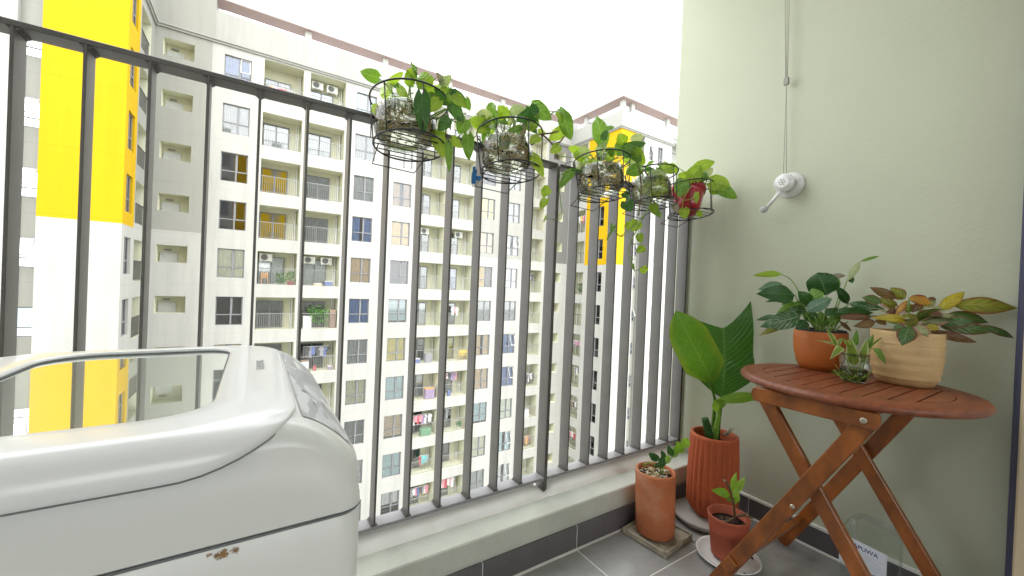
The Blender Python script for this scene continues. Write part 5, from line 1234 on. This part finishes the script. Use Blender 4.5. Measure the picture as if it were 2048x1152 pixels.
# ================================================================== CLEAR BOTTLE WITH A LABEL
t = thing('plastic_bottle', 'empty clear plastic bottle with a white SAPUWA label, under the table', 'bottle', (1.66, .415, 0))
R = Matrix.Translation((1.668, .410, 0)) @ Matrix.Rotation(math.radians(-8), 4, 'Z')
m = MB(); hb = .215; rows = []
for i in range(25):
    z = .002+hb*i/24; f = 1.0
    if i == 0: f = .86
    if i > 18: f = 1-.28*((i-18)/6)**2
    ribs = .985 if i in (4, 8, 15, 17) else 1
    rows.append((f*ribs, z))
for f, z in rows:
    for x, y in rrect(-.052*f, .052*f, -.062*f, .062*f, (.016*f,)*4, 4, 3): m.v.append(tuple(R @ Vector((x, y, z))))
k = len(rrect(-1, 1, -1, 1, (.1,)*4, 4, 3))
for i in range(len(rows)-1):
    for j in range(k): m.smooth.add(len(m.f)); m.f.append((i*k+j, i*k+(j+1) % k, (i+1)*k+(j+1) % k, (i+1)*k+j)); m.mi.append(0)
m.f.append(tuple(range(k))[::-1]); m.mi.append(0)
m.build('bottle_body', MT['pet'], t)
LR = R @ Matrix.Translation((-.0535, 0, .118)) @ Matrix.Rotation(-PI/2, 4, 'Z') @ Matrix.Rotation(PI/2, 4, 'X')   # local x right, y up, z out
m = MB(); m.box(-.060, .060, -.046, .044, 0, .0006, 0, LR); lb = m.build('label', MT['label'], t)
text_mesh('label_lettering', 'SAPUWA', .0185, .0003, MT['navy'], lb, LR @ Matrix.Translation((.004, .026, .0012)) @ Matrix.Scale(.95, 4, (1, 0, 0)))
m = MB(); m.box(-.059, -.036, -.026, .006, .0007, .0012, 0, LR); m.build('label_panel', MT['navy'], lb)
m = MB()
for i in range(9):
    L_ = (.08, .06, .07, .05, .075, .06, .07, .04, .06)[i]; x0 = -.030 if i < 8 else -.02; z = .010-i*.0056; m.box(x0, min(.054, x0+L_), z, z+.0012, .0007, .0010, 0, LR)
m.build('small_print', MT['c_grey'], lb)
m = MB()
for i in range(12): m.box(.026+i*.0022, .027+i*.0022+(.0006 if i % 3 else 0), -.042, -.034, .0008, .0012, 0, LR)
m.build('barcode', MT['c_dgrey'], lb)

# ================================================================== LIFE ON THE BALCONIES OPPOSITE
rnd = random.Random(21)
CL = {}
for n_, c_ in dict(red=(.45, .02, .03), pink=(.70, .25, .32), white=(.75, .75, .73), black=(.02, .02, .025), blue=(.06, .12, .35), cyan=(.10, .50, .50), orange=(.70, .30, .03), yellow=(.75, .50, .02), grey=(.25, .25, .27), brown=(.22, .12, .06), purple=(.30, .20, .36), green=(.06, .25, .10)).items():
    c_ = tuple(v*.78+.10 for v in c_)
    CL[n_] = pm('cloth_'+n_, c_, .85, .15, 3)
def bal(n, k):
    u, w = BAL[n]; return u, w, ZT(k)-2.22
def laundry(n, k, cols, label, lo=0, hi=1, h0=1.75, rail=False):
    u, w, z = bal(n, k); x0, x1 = u+.1+lo*(w-.2), u+.1+hi*(w-.2); y = Y0+(.12 if rail else .55)
    t = thing('clothes_line', label, 'laundry', ((x0+x1)/2, y, z), 'washing hung on the opposite balconies')
    m = MB(); m.tube([(x0, y, z+h0), (x1, y, z+h0)], .018, 6); m.build('drying_rod', MT['white'], t)
    nn = max(2, int((x1-x0)/.19))
    for i in range(nn):
        c = cols[i % len(cols)]; x = x0+(x1-x0)*(i+.5)/nn; L_ = rnd.uniform(.45, .85); wd = rnd.uniform(.13, .20); yy = y+rnd.uniform(-.04, .04); zt0 = z+h0-.03
        m = MB()
        if rnd.random() < .6:                                  # shirt on a hanger
            P_ = [(-.02, 0), (-wd, -.06), (-wd-.03, -.26), (-wd+.05, -.28), (-wd+.05, -L_), (wd-.05, -L_), (wd-.05, -.28), (wd+.03, -.26), (wd, -.06), (.02, 0)]
        else: P_ = [(-wd*.7, 0), (-wd*.75, -L_), (-.02, -L_), (0, -L_*.45), (.02, -L_), (wd*.75, -L_), (wd*.7, 0)]
        a = rnd.uniform(-.6, .6); ca, sa = math.cos(a), math.sin(a); n1 = len(P_)
        for dy in (-.02, .02):
            for p in P_: m.v.append((x+p[0]*ca-dy*sa, yy+p[0]*sa+dy*ca, zt0+p[1]))
        m.f.append(tuple(range(n1))); m.f.append(tuple(range(n1, 2*n1))[::-1]); m.mi += [0, 0]
        for j in range(n1): m.f.append((j, (j+1) % n1, n1+(j+1) % n1, n1+j)); m.mi.append(0)
        m.build('garment', CL[c], t)
laundry('p', 4, ['grey', 'orange', 'white', 'purple', 'red', 'red', 'grey'], 'row of orange, white and red clothes on the top balcony, left of the air conditioners', 0, .8, 1.2)
laundry('q', -2, ['black', 'black', 'grey', 'blue'], 'nearly black clothes hung across a whole balcony above a white crate', .05, .85)
laundry('r', -4, ['black', 'white', 'pink', 'red', 'pink', 'purple', 'white'], 'pink, red and white clothes above a dark green bin', 0, .9)
laundry('r', -5, ['red', 'cyan', 'cyan', 'grey'], 'small wash with a red cloth beside a turquoise towel', .45, .9, 1.3)
laundry('r', -6, ['grey', 'white', 'pink', 'blue', 'black'], 'pale shirts and a pink one low down beside a white rail', .15, .9)
laundry('s', -3, ['purple', 'pink', 'white', 'black', 'purple'], 'two dense rows of pink and purple clothes under the balcony ceiling', 0, .65, 2.0)
laundry('s', -6, ['pink', 'white', 'pink', 'red', 'white'], 'pink and cream shirts hanging low, just above the bottom rail', 0, .7, 1.9)
laundry('s', -4, ['black', 'grey'], 'two dark clothes beside a green potted plant', .1, .45, 1.9)
laundry('s', -1, ['white', 'pink'], 'one pink and one white cloth under a white pole', .3, .6, 1.6)
laundry('t', -3, ['black', 'white', 'black', 'white'], 'black and white shirts over a rail in the narrow balcony column', .1, 1, 1.2)
laundry('t', -4, ['red', 'black', 'pink'], 'few dark red clothes above a white machine', 0, .5, 2.0)
laundry('t', -5, ['brown', 'brown', 'orange', 'brown'], 'brown blankets bundled on a balcony rail', .1, .95, 1.1)
laundry('t', 1, ['blue', 'grey', 'black'], 'blue and grey clothes in the shaded upper balcony beside the grey wall', 0, .5, 1.3)
laundry('t', 0, ['black', 'red', 'white'], 'black and red clothes just below the grey painted wall', 0, .7, 1.9)
def wlaundry(k, cols, label, h0=1.5):
    z = ZT(k)-2.22; x = XW+.35
    t = thing('clothes_line', label, 'laundry', (x, 30, z), 'washing hung on the right wing')
    m = MB(); m.tube([(x, 29.2, z+h0), (x, 30.9, z+h0)], .018, 6); m.build('drying_rod', MT['white'], t)
    for i, c in enumerate(cols):
        y = 29.35+i*.27; L_ = rnd.uniform(.45, .8); m = MB(); m.bbox(x-.03, x+.03, y-.11, y+.11, z+h0-L_, z+h0-.02, .02); m.bbox(x-.028, x+.028, y-.17, y+.17, z+h0-.25, z+h0-.04, .02); m.build('garment', CL[c], t)
wlaundry(2, ['red', 'pink', 'yellow', 'white'], 'red and white clothes beside the yellow corner, upper one', 1.7)
wlaundry(-2, ['pink', 'purple', 'pink', 'grey', 'white'], 'pink and mauve clothes filling a balcony of the right wing')
wlaundry(-3, ['black', 'white', 'grey'], 'black shirt beside a blue curtained window of the right wing', 1.9)
wlaundry(-4, ['brown', 'white', 'black', 'brown'], 'striped and brown clothes low on the right wing')
wlaundry(-5, ['red', 'red', 'white', 'pink', 'black'], 'bright red cloth low on the right wing')
def box_thing(name, cat, label, n, k, fx, wd, dp, ht, mat, y=.35, lid=None, z0=0):
    u, w, z = bal(n, k); x = u+fx*w; z += .004+z0
    t = thing(name, label, cat, (x, Y0+y, z)); m = MB(); m.bbox(x-wd/2, x+wd/2, Y0+y-dp/2, Y0+y+dp/2, z, z+ht, .02); m.build('body', CL.get(mat) or MT[mat], t)
    if lid: m = MB(); m.bbox(x-wd/2-.02, x+wd/2+.02, Y0+y-dp/2-.02, Y0+y+dp/2+.02, z+ht, z+ht+.05, .015); m.build('lid', CL.get(lid) or MT[lid], t)
    return t
box_thing('storage_box', 'box', 'blue box with a white lid on a balcony floor, right of its door', 'q', 0, .72, .5, .4, .32, 'blue', lid='white')
box_thing('storage_box', 'box', 'low beige box left of the blue one', 'q', 0, .42, .5, .3, .14, 'c_tan', lid='white')
box_thing('washing_machine', 'washing machine', 'white washing machine on a balcony full of green hanging plants', 'q', -1, .16, .55, .55, .85, 'white', lid='c_grey')
box_thing('wooden_shelf', 'shelf', 'brown wooden shelf at the right end of the plant filled balcony', 'q', -1, .88, .42, .35, 1.35, 'brown')
box_thing('storage_crate', 'crate', 'white crate standing left, under the nearly black clothes', 'q', -2, .14, .5, .45, .75, 'white', lid='brown')
box_thing('gas_bottle', 'bottle', 'small red canister beside the white crate', 'q', -2, .42, .2, .2, .33, 'red')
box_thing('storage_box', 'box', 'lilac box with a white top at the right end, under the nearly black clothes', 'q', -2, .86, .3, .3, .25, 'purple', lid='white')
box_thing('laundry_basket', 'basket', 'pink basket on a purple cabinet next to pale curtains', 'r', -3, .72, .8, .5, .85, 'purple', lid='orange')
box_thing('garden_bin', 'bin', 'dark green bin under the pink and red clothes', 'r', -4, .62, .9, .5, .6, 'green')
box_thing('plastic_tub', 'tub', 'blue tub at the left of a balcony, beside a dark cabinet', 'r', -2, .2, .4, .4, .35, 'blue', lid='white')
box_thing('cabinet', 'cabinet', 'dark cabinet right of the blue tub', 'r', -2, .62, .6, .4, .75, 'grey')
box_thing('washing_machine', 'washing machine', 'white machine in the narrow balcony below black and white shirts', 't', -4, .5, .6, .5, .8, 'white', lid='c_grey')
box_thing('plastic_basin', 'basin', 'turquoise basin in the lowest narrow balcony beside the grey post', 't', -6, .6, .8, .4, .3, 'cyan')
box_thing('water_bucket', 'bucket', 'blue bucket below the two dense rows of clothes', 's', -3, .3, .25, .25, .5, 'blue')
for i, (k_, fx) in enumerate(((-2, .72), (-2, .90))):          # yellow folding chairs
    u, w, z = bal('s', k_); x = u+fx*w; y = Y0+.4
    t = thing('yellow_chair', ('yellow chair, the left of two, on a balcony', 'yellow chair, the right of two, on a balcony')[i], 'chair', (x, y, z), 'yellow chairs on one balcony')
    m = MB(); m.bbox(x-.19, x+.19, y-.18, y+.18, z+.44, z+.49, .01); m.build('seat', CL['yellow'], t)
    m = MB(); m.bbox(x-.19, x+.19, y-.2, y-.16, z+.6, z+.92, .01); m.build('backrest', CL['yellow'], t)
    for sx in (-.17, .17):
        for sy in (-.16, .16): m = MB(); m.tube([(x+sx, y+sy, z), (x+sx, y+sy, z+(.95 if sy < 0 else .45))], .02, 6); m.build('leg', CL['yellow'], t)
u, w, z = bal('p', 0); x, y = u+.45, Y0+.5
t = thing('orange_chair', 'small orange wooden chair on the balcony with the red flower pot', 'chair', (x, y, z))
m = MB(); m.bbox(x-.2, x+.2, y-.2, y+.2, z+.40, z+.44, .01); m.build('seat', CL['orange'], t)
for q in range(3): m = MB(); m.bbox(x-.2, x+.2, y+.17, y+.2, z+.50+q*.1, z+.56+q*.1, .005); m.build('back_slat', CL['orange'], t)
for sx in (-.18, .18):
    for sy in (-.18, .18): m = MB(); m.tube([(x+sx, y+sy, z), (x+sx, y+sy, z+(.8 if sy > 0 else .4))], .02, 6); m.build('leg', CL['orange'], t)
def far_plant(x, y, z, n, sp, hgt, pot, label, potr=.16, hang=0, mat='mid'):
    t = thing('balcony_plant', label, 'plant', (x, y, z))
    if pot: m = MB(); m.lathe([(potr*.7, z+.004), (potr, z+.22), (potr*1.08, z+.24)], 14, (x, y)); m.build('pot', CL.get(pot) or MT[pot], t)
    m = MB()
    for i in range(n):
        a = rnd.uniform(0, 2*PI); r_ = sp*math.sqrt(rnd.random()); h_ = z+(.24 if pot else 0)+hgt*rnd.random() - hang*rnd.random(); c = Vector((x+r_*math.cos(a), y+r_*math.sin(a)*.5, h_)); L_ = rnd.uniform(.07, .16)
        d_ = Vector((rnd.uniform(-1, 1), rnd.uniform(-1, 1), rnd.uniform(-.8, .8))).normalized(); s_ = d_.cross(Vector((rnd.uniform(-.3, .3), 1, .2))).normalized()*L_*.3
        m.quad(c-d_*L_*.5, c+s_, c+d_*L_*.5, c-s_)
        if i % 6 == 0: m.tube([(x, y, z+.1), ((x+c.x)/2, (y+c.y)/2, (z+h_)/2+.1), tuple(c)], .006, 3)
    tag(m.build('foliage', pm('far_foliage', (.08, .19, .04), .7, .5, 6), t), kind='stuff')
u, w, z = bal('p', 0); far_plant(u+1.45, Y0+.35, z, 120, .35, .8, None, 'tall green and white flowering plants between the orange chair and the red pot'); far_plant(u+2.0, Y0+.3, z, 110, .32, .7, 'red', 'red flower pot with green plants at the right end of a balcony', .24)
u, w, z = bal('q', -1); far_plant(u+1.15, Y0+.25, z+1.15, 420, .85, .55, None, 'mass of green hanging plants across a balcony above a white washing machine', hang=.95)
u, w, z = bal('s', -4); far_plant(u+1.75, Y0+.3, z, 130, .28, .5, 'white', 'green potted plant beside two dark hanging clothes')
z = ZT(0)-2.22; far_plant(XW+.4, 29.6, z, 200, .45, .9, 'white', 'bushy green plant on the right wing just below the yellow paint')
